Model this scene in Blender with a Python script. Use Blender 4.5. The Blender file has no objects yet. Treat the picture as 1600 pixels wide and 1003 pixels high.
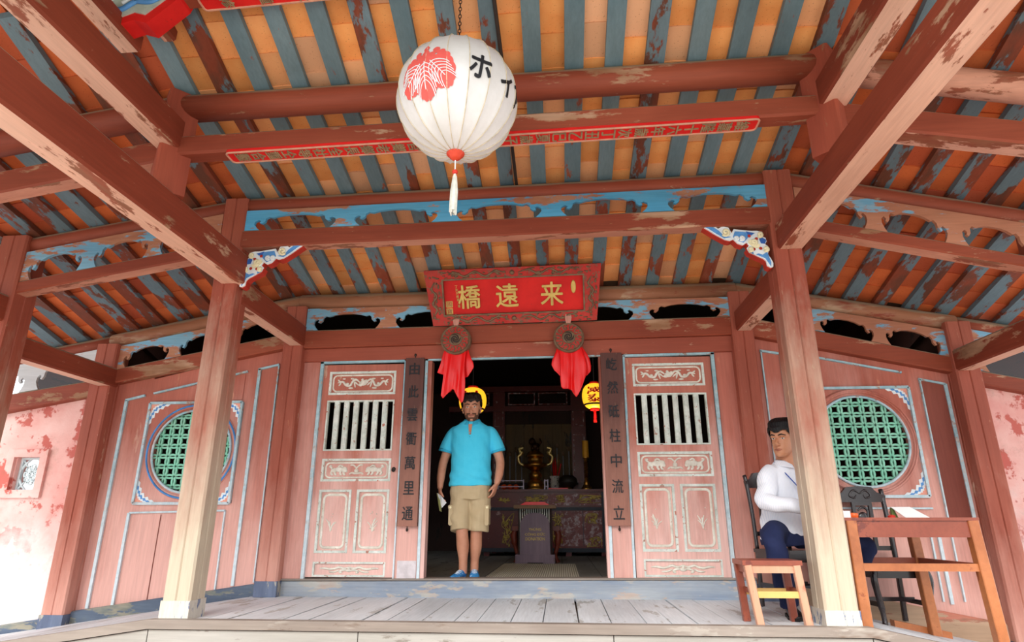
import bpy, math, random
from mathutils import Vector, Matrix, noise
R = math.radians
rnd = random.Random(7)
C = bpy.context.scene.collection
scene = bpy.context.scene

# ------------------------------------------------------------------ camera, sky, sun, exposure
cam = bpy.data.cameras.new('camera')
cam.sensor_width = 36.0
cam.lens = 972.93 / 1600 * 36.0
cam.clip_start = 0.05
cam_o = bpy.data.objects.new('camera', cam)
C.objects.link(cam_o)
def cam_matrix(yaw, pitch, loc):
    f = Vector((math.sin(yaw)*math.cos(pitch), math.cos(yaw)*math.cos(pitch), math.sin(pitch)))
    r = Vector((math.cos(yaw), -math.sin(yaw), 0))
    u = r.cross(f)
    m = Matrix((r, u, -f)).transposed().to_4x4()
    m.translation = loc
    return m
cam_o.matrix_world = cam_matrix(-0.0751, 0.3125, Vector((0.4361, -5.9192, 0.6302)))
scene.camera = cam_o

world = bpy.data.worlds.new('overcast_sky')
scene.world = world
world.use_nodes = True
wn = world.node_tree
wn.nodes['Background'].inputs['Color'].default_value = (0.92, 0.96, 1.0, 1)
wn.nodes['Background'].inputs['Strength'].default_value = 1.6

sun = bpy.data.lights.new('sun', 'SUN')
sun.energy = 3.8
sun.angle = R(40)
sun.color = (1.0, 0.97, 0.92)
sun_o = bpy.data.objects.new('sun', sun)
C.objects.link(sun_o)
sun_o.rotation_euler = (R(50), 0, R(-14))      # light comes from behind the camera, under the open eave

scene.view_settings.view_transform = 'Standard'
scene.view_settings.look = 'None'
scene.view_settings.gamma = 1.0
scene.view_settings.use_curve_mapping = False
scene.view_settings.exposure = 0.55
scene.cycles.max_bounces = 10
scene.cycles.diffuse_bounces = 6

# ------------------------------------------------------------------ materials
def lin(c):
    out = []
    for v in c[:3]:
        v = v/255.0
        out.append(v/12.92 if v <= 0.04045 else ((v+0.055)/1.055)**2.4)
    return (out[0], out[1], out[2], 1.0)

class NT:
    def __init__(s, name):
        s.m = bpy.data.materials.new(name); s.m.use_nodes = True
        s.t = s.m.node_tree; s.b = s.t.nodes['Principled BSDF']
    def n(s, typ, **kw):
        x = s.t.nodes.new(typ)
        for k, v in kw.items():
            if k in x.inputs.keys() if hasattr(x, 'inputs') else False: x.inputs[k].default_value = v
            else: setattr(x, k, v)
        return x
    def l(s, a, b): s.t.links.new(a, b)
    def coord(s, scale=(1,1,1), kind='Object'):
        tc = s.n('ShaderNodeTexCoord'); mp = s.n('ShaderNodeMapping')
        mp.inputs['Scale'].default_value = scale
        s.l(tc.outputs[kind], mp.inputs['Vector'])
        return mp.outputs['Vector']
    def noise(s, vec, scale, detail=6, rough=0.6):
        x = s.n('ShaderNodeTexNoise'); s.l(vec, x.inputs['Vector'])
        x.inputs['Scale'].default_value = scale; x.inputs['Detail'].default_value = detail; x.inputs['Roughness'].default_value = rough
        return x.outputs['Fac']
    def ramp(s, fac, a, b, c0=(0,0,0,1), c1=(1,1,1,1)):
        x = s.n('ShaderNodeValToRGB'); s.l(fac, x.inputs['Fac'])
        e = x.color_ramp.elements
        e[0].position = a; e[1].position = b; e[0].color = c0; e[1].color = c1
        return x.outputs['Color']
    def mix(s, fac, a, b, blend='MIX'):
        x = s.n('ShaderNodeMix'); x.data_type = 'RGBA'; x.blend_type = blend
        for sock, v in ((x.inputs[0], fac), (x.inputs[6], a), (x.inputs[7], b)):
            if isinstance(v, (int, float)): sock.default_value = v
            elif isinstance(v, tuple): sock.default_value = v
            else: s.l(v, sock)
        return x.outputs[2]
    def math(s, op, a, b=0.0):
        x = s.n('ShaderNodeMath'); x.operation = op
        for sock, v in ((x.inputs[0], a), (x.inputs[1], b)):
            if isinstance(v, (int, float)): sock.default_value = v
            else: s.l(v, sock)
        return x.outputs[0]
    def bump(s, h, strength=0.3, dist=0.01):
        x = s.n('ShaderNodeBump'); x.inputs['Strength'].default_value = strength; x.inputs['Distance'].default_value = dist
        s.l(h, x.inputs['Height']); s.l(x.outputs['Normal'], s.b.inputs['Normal'])

def plain(name, col, rough=0.6, metal=0.0, var=0.12, scale=8.0, bump=0.0, spec=0.3):
    k = NT(name); v = k.coord()
    f = k.noise(v, scale, 5)
    c = lin(col); d = tuple(x*(1-var) for x in c[:3])+(1,); e = tuple(min(1, x*(1+var)) for x in c[:3])+(1,)
    k.l(k.ramp(f, 0.35, 0.65, d, e), k.b.inputs['Base Color'])
    k.b.inputs['Roughness'].default_value = rough; k.b.inputs['Metallic'].default_value = metal
    k.b.inputs['Specular IOR Level'].default_value = spec
    if bump: k.bump(k.noise(v, scale*6, 4), bump, 0.004)
    return k.m

def paint(name, c1, c2, worn, thr=0.60, scale=2.5, axis='x', worn2=None, zf=None, rough=0.62, random_tint=0.0, grain=0.18, soft=0.03, bump=0.25, spec=0.3, dust=None, ywear=None, stainy=0.75):
    """old paint on timber: two mottled paint colours, chips of bare wood, grain along an axis; zf=(z_low, z_high, colour) blends that colour in towards the foot"""
    k = NT(name)
    st = {'x': (0.28, 1, 1), 'y': (1, 0.28, 1), 'z': (1, 1, 0.28), 'n': (1, 1, 1)}[axis]
    gs = {'x': (0.05, 1, 1), 'y': (1, 0.05, 1), 'z': (1, 1, 0.05), 'n': (.6, .6, .6)}[axis]
    v = k.coord(st); g = k.coord(gs)
    big = k.noise(v, scale, 4)
    base = k.ramp(big, 0.35, 0.65, lin(c1), lin(c2))
    gr = k.noise(g, 60, 3)
    chips = k.noise(v, scale*2.3, 9, 0.66)
    if ywear:
        ty = k.n('ShaderNodeTexCoord'); sy = k.n('ShaderNodeSeparateXYZ'); k.l(ty.outputs['Object'], sy.inputs[0])
        yy = k.n('ShaderNodeMapRange'); k.l(sy.outputs['Y'], yy.inputs['Value'])
        yy.inputs['From Min'].default_value = ywear[0]; yy.inputs['From Max'].default_value = ywear[1]; yy.inputs['To Max'].default_value = ywear[2]
        chips = k.math('ADD', chips, yy.outputs['Result'])
    mask = k.ramp(chips, thr, thr+soft)
    wcol = lin(worn) if worn2 is None else k.ramp(k.noise(v, scale*4, 3), 0.4, 0.6, lin(worn), lin(worn2))
    specks = k.ramp(k.noise(v, scale*11, 5, 0.7), 0.66, 0.70)
    mask = k.math('MAXIMUM', mask, k.math('MULTIPLY', specks, 0.7))
    col = k.mix(mask, base, wcol)
    stain = k.ramp(k.noise(v, scale*0.55, 5, 0.6), 0.30, 0.68, (0.66, 0.60, 0.56, 1), (1.10, 1.08, 1.06, 1))
    col = k.mix(stainy, col, stain, 'MULTIPLY')
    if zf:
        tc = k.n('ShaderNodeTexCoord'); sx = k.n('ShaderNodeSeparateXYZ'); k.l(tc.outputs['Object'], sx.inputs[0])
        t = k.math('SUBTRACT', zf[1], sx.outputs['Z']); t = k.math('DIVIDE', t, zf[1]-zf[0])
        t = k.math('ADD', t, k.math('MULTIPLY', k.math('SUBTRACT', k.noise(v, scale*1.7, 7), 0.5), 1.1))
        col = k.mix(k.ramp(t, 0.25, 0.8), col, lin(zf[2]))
    col = k.mix(grain, col, k.ramp(gr, 0.3, 0.7, (0.35, 0.35, 0.35, 1), (1.25, 1.25, 1.25, 1)), 'MULTIPLY')
    if dust:
        ge = k.n('ShaderNodeNewGeometry'); sn = k.n('ShaderNodeSeparateXYZ'); k.l(ge.outputs['Normal'], sn.inputs[0])
        az = k.math('ADD', sn.outputs['Z'], k.math('MULTIPLY', k.math('SUBTRACT', k.noise(v, scale*3, 4), 0.5), 0.5))
        col = k.mix(k.ramp(az, 0.30, 0.55), col, lin(dust))
    if random_tint:
        oi = k.n('ShaderNodeObjectInfo'); hs = k.n('ShaderNodeHueSaturation')
        k.l(k.math('ADD', k.math('MULTIPLY', oi.outputs['Random'], 2*random_tint), 1-random_tint), hs.inputs['Value'])
        k.l(col, hs.inputs['Color']); col = hs.outputs['Color']
    k.l(col, k.b.inputs['Base Color'])
    k.b.inputs['Roughness'].default_value = rough
    k.b.inputs['Specular IOR Level'].default_value = spec
    k.bump(k.math('ADD', k.math('MULTIPLY', mask, -0.6), k.math('MULTIPLY', gr, 0.5)), bump, 0.004)
    return k.m

RED, RED2, BARE, DUST = (138, 62, 42), (158, 80, 56), (156, 112, 82), (188, 150, 122)
GREY = (150, 132, 110)
M = {}
M['beam_x'] = paint('red_beam_paint', RED, RED2, BARE, 0.575, 1.8, 'x', DUST, dust=GREY)
M['purlin_bare'] = paint('bare_purlin_wood', (152, 98, 70), (172, 120, 90), (146, 70, 50), 0.55, 2.2, 'x', (186, 156, 128), dust=GREY)
M['beam_y'] = paint('red_cross_paint', (126, 54, 36), (146, 68, 46), (142, 104, 78), 0.585, 1.8, 'y', DUST, dust=GREY)
M['beam_z'] = paint('red_strut_paint', (146, 66, 48), (162, 80, 58), (150, 112, 84), 0.66, 1.8, 'z')
M['pink_y'] = paint('faded_pink_paint_cross', (222, 172, 148), (232, 186, 162), (158, 84, 60), 0.56, 3.2, 'y', (150, 96, 70))
M['pink_x'] = paint('faded_pink_paint', (190, 128, 106), (208, 150, 126), (146, 76, 54), 0.53, 3.2, 'x', (150, 104, 80))
M['pink_peel'] = paint('peeling_pink_underside', (206, 150, 130), (220, 170, 150), (138, 66, 46), 0.47, 3.0, 'x', (150, 92, 66))
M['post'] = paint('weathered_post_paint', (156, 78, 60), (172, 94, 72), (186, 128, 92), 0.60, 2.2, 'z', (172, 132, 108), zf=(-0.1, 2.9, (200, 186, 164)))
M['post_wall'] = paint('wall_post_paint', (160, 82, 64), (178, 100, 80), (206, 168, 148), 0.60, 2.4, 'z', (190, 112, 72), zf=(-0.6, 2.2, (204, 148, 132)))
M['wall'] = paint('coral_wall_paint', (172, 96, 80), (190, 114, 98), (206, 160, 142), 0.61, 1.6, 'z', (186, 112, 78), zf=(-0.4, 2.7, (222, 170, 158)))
M['wall_dark'] = paint('dark_wall_panel', (120, 58, 46), (140, 74, 60), (96, 56, 46), 0.6, 1.6, 'z')
M['lintel'] = paint('lintel_paint', (152, 74, 56), (170, 90, 70), (190, 142, 118), 0.60, 1.6, 'x', (206, 170, 150))
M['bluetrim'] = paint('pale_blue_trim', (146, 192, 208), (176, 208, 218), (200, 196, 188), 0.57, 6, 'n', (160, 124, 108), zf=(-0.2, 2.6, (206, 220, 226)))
M['whitetrim'] = paint('pale_mint_trim', (208, 222, 214), (226, 232, 226), (176, 150, 134), 0.60, 9, 'n', (190, 120, 100))
M['carving'] = paint('white_carving', (226, 222, 208), (236, 234, 224), (198, 160, 140), 0.64, 14, 'n')
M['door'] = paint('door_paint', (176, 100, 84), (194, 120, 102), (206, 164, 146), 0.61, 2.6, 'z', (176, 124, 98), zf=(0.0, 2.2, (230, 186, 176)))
M['frieze_blue'] = paint('blue_frieze_paint', (84, 172, 220), (108, 188, 230), (176, 116, 90), 0.57, 3.0, 'x', (192, 140, 112))
M['frieze_bare'] = paint('worn_frieze_paint', (178, 118, 92), (192, 134, 106), (120, 180, 214), 0.57, 3.4, 'x', (150, 190, 214))
M['frieze_white'] = paint('whitewashed_frieze', (206, 212, 218), (220, 224, 226), (180, 130, 110), 0.66, 3.0, 'x')
M['frieze_mid'] = paint('half_worn_frieze', (120, 178, 212), (140, 190, 216), (178, 118, 92), 0.49, 3.4, 'x', (190, 136, 106))
M['rafter'] = paint('blue_grey_rafter', (94, 118, 128), (112, 134, 142), (138, 66, 44), 0.64, 2.6, 'y', (150, 84, 60), random_tint=0.10, ywear=(-1.9, -0.1, 0.15))
M['rafter_worn'] = paint('worn_rafter', (96, 116, 126), (108, 130, 140), (132, 64, 42), 0.49, 2.4, 'y', (104, 62, 46), random_tint=0.12)
M['plank'] = paint('grey_deck_plank', (206, 212, 218), (222, 227, 232), (180, 180, 178), 0.58, 2.2, 'y', random_tint=0.07, rough=0.55, stainy=0.4)
M['nosing'] = paint('weathered_nosing', (140, 130, 122), (160, 152, 144), (118, 100, 88), 0.58, 3, 'x', (170, 164, 156))
M['fascia'] = paint('pale_fascia', (168, 168, 162), (186, 186, 182), (140, 136, 128), 0.60, 2, 'x')
M['base_blue'] = paint('worn_blue_sill', (136, 152, 174), (166, 174, 182), (186, 170, 160), 0.55, 5, 'x', (182, 182, 178))
M['base_dark'] = paint('dark_blue_base', (70, 84, 108), (96, 110, 128), (150, 146, 130), 0.53, 4, 'x', (116, 122, 118))
M['base_wood'] = paint('bare_base_board', (172, 142, 116), (190, 162, 136), (128, 100, 80), 0.60, 2.4, 'x', (190, 120, 100))
M['red'] = paint('vermilion_lacquer', (214, 24, 22), (228, 34, 28), (176, 40, 30), 0.68, 3, 'n', bump=0.08, grain=0.04)
M['old_red'] = paint('old_red_lacquer', (196, 44, 38), (176, 62, 52), (128, 92, 74), 0.55, 9, 'n')
M['gilt_brown'] = plain('tarnished_gilt', (118, 92, 70), 0.5, 0.15, 0.3, 14)
M['gold'] = plain('dull_gold', (196, 164, 92), 0.4, 0.35, 0.15, 14)
M['gilt'] = plain('lettering_gilt', (150, 128, 96), 0.5, 0.1, 0.25, 18)
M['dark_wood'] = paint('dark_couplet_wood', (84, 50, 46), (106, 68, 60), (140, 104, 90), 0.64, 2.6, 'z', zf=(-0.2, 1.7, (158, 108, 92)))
M['ink'] = plain('black_ink', (34, 34, 38), 0.55)
M['cloth_red'] = plain('red_satin', (232, 22, 24), 0.35, 0, 0.06, 4, spec=0.5)
M['green'] = paint('jade_lattice_paint', (128, 206, 178), (152, 216, 192), (150, 196, 170), 0.64, 8, 'n', (170, 140, 110))
M['blue_ring'] = plain('blue_ring_paint', (72, 134, 196), 0.6, 0, 0.2, 9)
M['orn_blue'] = plain('ornament_blue', (88, 146, 206), 0.6, 0, 0.2, 9)
M['orn_deep'] = plain('ornament_deep_blue', (56, 100, 176), 0.6, 0, 0.2, 9)
M['orn_white'] = plain('ornament_white', (226, 232, 234), 0.6, 0, 0.06, 9)
M['orn_cream'] = plain('ornament_cream', (236, 226, 186), 0.6, 0, 0.08, 9)
M['orn_pink'] = plain('ornament_pink', (232, 160, 140), 0.6, 0, 0.1, 9)
M['orn_red'] = plain('ornament_red', (176, 50, 36), 0.6, 0, 0.15, 9)
M['iron'] = plain('dark_iron', (58, 48, 44), 0.5, 0.4)
M['black'] = plain('black_timber', (22, 15, 13), 0.7)  # near-black timber colour
M['dark_timber'] = paint('dark_room_timber', (40, 20, 16), (56, 28, 22), (30, 18, 16), 0.6, 2, 'z')  # dark brown timber colour
M['slab'] = plain('roof_mortar', (92, 66, 52), 0.9)
M['floor_in'] = paint('grey_room_plank', (110, 112, 112), (134, 136, 136), (92, 92, 92), 0.6, 2, 'y', random_tint=0.1)

def tile_mat(name, a, b, c):
    k = NT(name); v = k.coord((1, 1, 1))
    oi = k.n('ShaderNodeObjectInfo')
    f = k.noise(v, 5, 6)
    base = k.ramp(f, 0.3, 0.7, lin(a), lin(b))
    col = k.mix(k.ramp(oi.outputs['Random'], 0.55, 0.95), base, lin(c))
    hs = k.n('ShaderNodeHueSaturation')
    k.l(k.math('ADD', k.math('MULTIPLY', k.math('FRACT', k.math('MULTIPLY', oi.outputs['Random'], 17.3)), 0.36), 0.8), hs.inputs['Value'])
    k.l(col, hs.inputs['Color'])
    spots = k.ramp(k.noise(v, 90, 2), 0.66, 0.72, (1, 1, 1, 1), (0.35, 0.25, 0.2, 1))
    k.l(k.mix(0.7, hs.outputs['Color'], spots, 'MULTIPLY'), k.b.inputs['Base Color'])
    k.b.inputs['Roughness'].default_value = 0.8
    k.b.inputs['Specular IOR Level'].default_value = 0.2
    k.bump(k.noise(v, 40, 4), 0.2, 0.004)
    return k.m
M['tile'] = tile_mat('terracotta_tile', (232, 146, 80), (242, 168, 102), (228, 172, 132))
M['tile_wing'] = tile_mat('deep_shaded_terracotta', (196, 96, 54), (214, 112, 62), (170, 78, 52))  # wing tiles: deeper clay plus the dimmer light there, both in the colour

def plaster():
    k = NT('peeling_pink_plaster'); v = k.coord()
    a = k.ramp(k.noise(v, 2.2, 6), 0.35, 0.65, lin((216, 154, 146)), lin((230, 188, 180)))
    pe = k.ramp(k.noise(v, 3.4, 9, 0.66), 0.535, 0.565)
    col = k.mix(pe, a, lin((188, 96, 86)))
    tc = k.n('ShaderNodeTexCoord'); sx = k.n('ShaderNodeSeparateXYZ'); k.l(tc.outputs['Object'], sx.inputs[0])
    low = k.math('DIVIDE', k.math('SUBTRACT', 1.35, sx.outputs['Z']), 1.5)
    low = k.math('ADD', low, k.math('MULTIPLY', k.math('SUBTRACT', k.noise(v, 3, 8), 0.5), 1.6))
    col = k.mix(k.ramp(low, 0.3, 0.9), col, lin((222, 212, 208)))
    mould = k.ramp(k.noise(v, 6, 9, 0.72), 0.54, 0.70)
    high = k.ramp(k.math('ADD', k.math('MULTIPLY', sx.outputs['Z'], 0.55), k.math('MULTIPLY', k.noise(v, 1.3, 3), 0.8)), 1.0, 1.45)
    col = k.mix(k.math('MULTIPLY', mould, k.math('ADD', high, 0.3)), col, lin((116, 96, 70)))
    k.l(col, k.b.inputs['Base Color']); k.b.inputs['Roughness'].default_value = 0.85
    k.bump(k.math('SUBTRACT', k.noise(v, 14, 6), k.math('MULTIPLY', pe, 0.6)), 0.35, 0.01)
    return k.m
M['plaster'] = plaster()

# ------------------------------------------------------------------ mesh helpers
class MB:
    def __init__(s): s.v = []; s.f = []; s.m = []
    def add(s, vs, fs, mi=0):
        o = len(s.v); s.v += [tuple(x) for x in vs]
        for k, f in enumerate(fs):
            s.f.append(tuple(o+i for i in f)); s.m.append(mi[k] if isinstance(mi, (list, tuple)) else mi)
        return s
    def box(s, x0, x1, y0, y1, z0, z1, mi=0):
        return s.prism([(x0, z0), (x1, z0), (x1, z1), (x0, z1)], y0, y1, mi)
    def cbox(s, c, d, mi=0, ch=0.0):
        x, y, z = c; a, b, e = d[0]/2, d[1]/2, d[2]/2
        if not ch: return s.box(x-a, x+a, y-b, y+b, z-e, z+e, mi)
        p = [(x-a+ch, z-e), (x+a-ch, z-e), (x+a, z-e+ch), (x+a, z+e-ch), (x+a-ch, z+e), (x-a+ch, z+e), (x-a, z+e-ch), (x-a, z-e+ch)]
        return s.prism(p, y-b, y+b, mi)
    def prism(s, poly, y0, y1, mi=0):
        """polygon in the XZ plane, counter-clockwise seen from the front (-Y), pulled from y0 (front) to y1"""
        a = sum(poly[i][0]*poly[(i+1) % len(poly)][1]-poly[(i+1) % len(poly)][0]*poly[i][1] for i in range(len(poly)))
        if a < 0: poly = poly[::-1]
        n = len(poly)
        vs = [(x, y0, z) for x, z in poly] + [(x, y1, z) for x, z in poly]
        fs = [tuple(range(n)), tuple(range(2*n-1, n-1, -1))]
        fs += [(i, n+i, n+(i+1) % n, (i+1) % n) for i in range(n)]
        return s.add(vs, fs, mi)
    def yprism(s, poly, z0, z1, mi=0):
        n = len(poly)
        a = sum(poly[i][0]*poly[(i+1) % n][1]-poly[(i+1) % n][0]*poly[i][1] for i in range(n))
        if a < 0: poly = poly[::-1]
        vs = [(x, y, z0) for x, y in poly]+[(x, y, z1) for x, y in poly]
        fs = [tuple(range(n-1, -1, -1)), tuple(range(n, 2*n))]+[(i, (i+1) % n, n+(i+1) % n, n+i) for i in range(n)]
        return s.add(vs, fs, mi)
    def loft(s, rings, mi=0, cap=True, close=True):
        """rings: equal-length point lists, each counter-clockwise seen along the direction of travel reversed"""
        o = len(s.v); n = len(rings[0])
        for r in rings: s.v += [tuple(p) for p in r]
        for k in range(len(rings)-1):
            for i in range(n if close else n-1):
                j = (i+1) % n
                s.f.append((o+k*n+i, o+k*n+j, o+(k+1)*n+j, o+(k+1)*n+i)); s.m.append(mi)
        if cap and close:
            s.f.append(tuple(o+i for i in range(n-1, -1, -1))); s.m.append(mi)
            s.f.append(tuple(o+(len(rings)-1)*n+i for i in range(n))); s.m.append(mi)
        return s
    def beam(s, a, b, w, h, ch=0.012, mi=0, mb=None, h2=None):
        """chamfered timber from a to b (centre line), w across, h high; mb = material of its underside"""
        a = Vector(a); b = Vector(b); d = (b-a).normalized()
        up = Vector((0, 0, 1)) if abs(d.z) < 0.9 else Vector((0, 1, 0))
        r = d.cross(up).normalized(); u = r.cross(d)
        rings = []
        for p, hh in ((a, h), (b, h2 or h)):
            x, y = w/2, hh/2
            prof = [(-x+ch, -y), (x-ch, -y), (x, -y+ch), (x, y-ch), (x-ch, y), (-x+ch, y), (-x, y-ch), (-x, -y+ch)]
            rings.append([p+r*q[0]+u*q[1] for q in prof])
        k = len(s.f)
        s.loft(rings, mi)
        if mb is not None: s.m[k] = mb
        return s
    def xbeam(s, x0, zb0, zt0, x1, zb1, zt1, y0, y1, ch=0.012, mi=0, mb=None):
        """timber along X given by the heights of its lower and upper edge at both ends"""
        rings = []
        for x, b, t in ((x0, zb0, zt0), (x1, zb1, zt1)):
            rings.append([(x, y0, b+ch), (x, y0, t-ch), (x, y0+ch, t), (x, y1-ch, t), (x, y1, t-ch), (x, y1, b+ch), (x, y1-ch, b), (x, y0+ch, b)])
        rings = [r[::-1] for r in rings]
        k = len(s.f); s.loft(rings, mi)
        if mb is not None: s.m[k+0] = mb   # face between last two bottom points
        return s
    def tube(s, pts, r, n=8, mi=0, cap=True, sq=None):
        pts = [Vector(p) for p in pts]; m = len(pts)
        rr = r if isinstance(r, (list, tuple)) else [r]*m
        rings = []; prev = None
        for i, p in enumerate(pts):
            d = (pts[min(i+1, m-1)]-pts[max(i-1, 0)])
            d = d.normalized() if d.length > 1e-9 else Vector((0, 0, 1))
            if prev is None:
                up = Vector((0, 1, 0)) if abs(d.y) < 0.9 else Vector((1, 0, 0))
            else: up = prev
            x = up.cross(d)
            if x.length < 1e-6: x = Vector((1, 0, 0)).cross(d)
            x.normalize(); y = d.cross(x).normalized(); prev = y
            ring = []
            for k in range(n):
                a = 2*math.pi*k/n
                q = x*math.cos(a)*rr[i]+y*math.sin(a)*rr[i]
                if sq: q = Vector((q.x*sq[0], q.y*sq[1], q.z*sq[2]))
                ring.append(p+q)
            rings.append(ring)
        return s.loft(rings, mi, cap)
    def lathe(s, prof, n=24, c=(0, 0, 0), mi=0, axis='z', cap=True):
        rings = []
        for r, z in prof:
            r = max(r, 1e-4)
            if axis == 'z': ring = [(c[0]+r*math.cos(2*math.pi*k/n), c[1]+r*math.sin(2*math.pi*k/n), c[2]+z) for k in range(n)]
            elif axis == 'y': ring = [(c[0]+r*math.cos(2*math.pi*k/n), c[1]-z, c[2]+r*math.sin(2*math.pi*k/n)) for k in range(n)]
            else: ring = [(c[0]+z, c[1]+r*math.cos(2*math.pi*k/n), c[2]+r*math.sin(2*math.pi*k/n)) for k in range(n)]
            rings.append(ring)
        return s.loft(rings, mi, cap)
    def ball(s, c, r, nu=12, nv=8, mi=0):
        if not isinstance(r, (tuple, list)): r = (r, r, r)
        rings = []
        for j in range(nv+1):
            t = math.pi*j/nv; rr = max(math.sin(t), 1e-3)
            rings.append([(c[0]+r[0]*rr*math.cos(2*math.pi*k/nu), c[1]+r[1]*rr*math.sin(2*math.pi*k/nu), c[2]-r[2]*math.cos(t)) for k in range(nu)])
        return s.loft(rings, mi)
    def grid(s, fn, nu, nv, mi=0):
        o = len(s.v)
        for j in range(nv+1):
            for i in range(nu+1): s.v.append(tuple(fn(i/nu, j/nv)))
        for j in range(nv):
            for i in range(nu):
                a = o+j*(nu+1)+i; s.f.append((a, a+1, a+nu+2, a+nu+1)); s.m.append(mi)
        return s
    def build(s, name, mats, parent=None, smooth=False, local=False, solid=0.0, sub=0):
        me = bpy.data.meshes.new(name)
        off = Vector((0, 0, 0))
        if parent is not None and not local:
            p = parent
            while p is not None: off += p.location; p = p.parent
        me.from_pydata([(x-off.x, y-off.y, z-off.z) for x, y, z in s.v], [], s.f)
        mats = mats if isinstance(mats, (list, tuple)) else [mats]
        for m in mats: me.materials.append(M[m] if isinstance(m, str) else m)
        me.polygons.foreach_set('material_index', s.m)
        if smooth: me.polygons.foreach_set('use_smooth', [True]*len(s.f))
        me.update()
        o = bpy.data.objects.new(name, me); C.objects.link(o)
        if parent is not None: o.parent = parent
        if solid:
            md = o.modifiers.new('thickness', 'SOLIDIFY'); md.thickness = solid; md.offset = 0
        if sub:
            md = o.modifiers.new('smooth', 'SUBSURF'); md.levels = sub; md.render_levels = sub
        return o

def tag(o, label=None, cat=None, group=None, kind=None):
    if label: o['label'] = label
    if cat: o['category'] = cat
    if group: o['group'] = group
    if kind: o['kind'] = kind
    return o
def thing(name, label, cat, loc=(0, 0, 0), rot=(0, 0, 0), group=None):
    o = bpy.data.objects.new(name, None); C.objects.link(o)
    o.empty_display_size = 0.1
    o.location = loc; o.rotation_euler = rot
    return tag(o, label, cat, group)
def struct(o): return tag(o, kind='structure')
def copy_tree(o, parent=None):
    c = o.copy(); C.objects.link(c)
    if parent is not None: c.parent = parent
    for ch in list(o.children): copy_tree(ch, c)
    return c

_fc = {}
def text_mesh(body, bold=0.0, extrude=0.01, align=True):
    """verts, faces of a text in unit size, in the XZ plane facing -Y, centred on its bounding box"""
    key = (body, bold, extrude)
    if key in _fc: return _fc[key]
    cu = bpy.data.curves.new('lettering', 'FONT'); cu.body = body; cu.size = 1.0; cu.extrude = extrude; cu.offset = bold; cu.resolution_u = 3
    ob = bpy.data.objects.new('lettering', cu); C.objects.link(ob)
    dg = bpy.context.evaluated_depsgraph_get()
    me = bpy.data.meshes.new_from_object(ob.evaluated_get(dg))
    vs = [(v.co.x, -v.co.z, v.co.y) for v in me.vertices]; fs = [tuple(p.vertices) for p in me.polygons]
    C.objects.unlink(ob); bpy.data.objects.remove(ob); bpy.data.curves.remove(cu); bpy.data.meshes.remove(me)
    if vs:
        x0 = min(v[0] for v in vs); x1 = max(v[0] for v in vs); z0 = min(v[2] for v in vs); z1 = max(v[2] for v in vs)
        vs = [(v[0]-(x0+x1)/2, v[1], v[2]-(z0+z1)/2) for v in vs]
        _fc[key] = (vs, fs, x1-x0, z1-z0)
    else: _fc[key] = ([], [], 1, 1)
    return _fc[key]
def put_text(mb, body, c, size, bold=0.0, depth=0.006, mi=0, fit=None, fn=None, rot=0.0):
    """letters set flat on a face; bold thickens them with shifted copies, bold in character heights"""
    vs, fs, w, h = text_mesh(body, 0.0, 0.02)
    sx = sz = size
    if fit: sx, sz = fit[0]/w, fit[1]/h
    for k, (bx, bz) in enumerate(((0, 0), (1, 0), (-1, 0), (0, 1), (0, -1)) if bold else ((0, 0),)):
        out = []
        for x, y, z in vs:
            X, Z = (x+bx*bold)*sx, (z+bz*bold)*sz
            if rot: X, Z = X*math.cos(rot)-Z*math.sin(rot), X*math.sin(rot)+Z*math.cos(rot)
            p = (c[0]+X, c[1]+y/0.02*depth*(1+0.04*k), c[2]+Z)
            out.append(fn(p) if fn else p)
        mb.add(out, fs, mi)
    return mb
def spiral(cx, cz, r0, r1, a0, turns, n=20):
    return [(cx+(r0+(r1-r0)*t/n)*math.cos(a0+2*math.pi*turns*t/n), cz+(r0+(r1-r0)*t/n)*math.sin(a0+2*math.pi*turns*t/n)) for t in range(n+1)]
def wave(pts, n=6):
    """Catmull-Rom through 2D points"""
    out = []
    P = [pts[0]]+list(pts)+[pts[-1]]
    for i in range(1, len(P)-2):
        for k in range(n):
            t = k/n
            out.append(tuple(0.5*((2*P[i][j])+(-P[i-1][j]+P[i+1][j])*t+(2*P[i-1][j]-5*P[i][j]+4*P[i+1][j]-P[i+2][j])*t*t+(-P[i-1][j]+3*P[i][j]-3*P[i+1][j]+P[i+2][j])*t**3) for j in range(len(P[0]))))
    out.append(tuple(pts[-1]))
    return out
def relief(mb, pts, y, r, mi=0, n=6, depth=0.6):
    """a raised line on a panel"""
    m = len(pts)
    mb.tube([(p[0], y, p[1]) for p in pts], r if isinstance(r, (list, tuple)) else [r*min(1, 0.45+1.1*min(i, m-1-i)/max(1, m/3)) for i in range(m)], n, mi, sq=(1, depth, 1))
# ------------------------------------------------------------------ the bridge: floors
FLOOR = 0.12                                   # floor of the shrine room
SL, SR = 0.160, 0.215                          # fall of the left and right end bays
def zdeck(x): return 0.0 if abs(x) <= 2.33 else (-(-2.33-x)*0.145 if x < 0 else -(x-2.33)*0.20)

base = MB().box(-7, 7, -4.45, -1.56, -0.62, -0.50).build('floor', 'base_wood'); struct(base)        # the roadway of the bridge
opp = MB().box(-7, 7, -6.6, -4.45, -0.35, -0.05).build('floor', 'plank'); struct(opp)            # the platform on the camera's side
bank = MB().box(-40, 40, -60, -7.2, -1.6, -1.5).build('ground', plain('pale_paving', (206, 200, 186), 0.9, 0, 0.1, 0.6)); struct(bank)
bank2 = MB().box(-40, 40, 8, 60, -1.6, -1.5).build('ground', plain('far_paving', (190, 190, 180), 0.9, 0, 0.1, 0.6)); struct(bank2)

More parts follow.
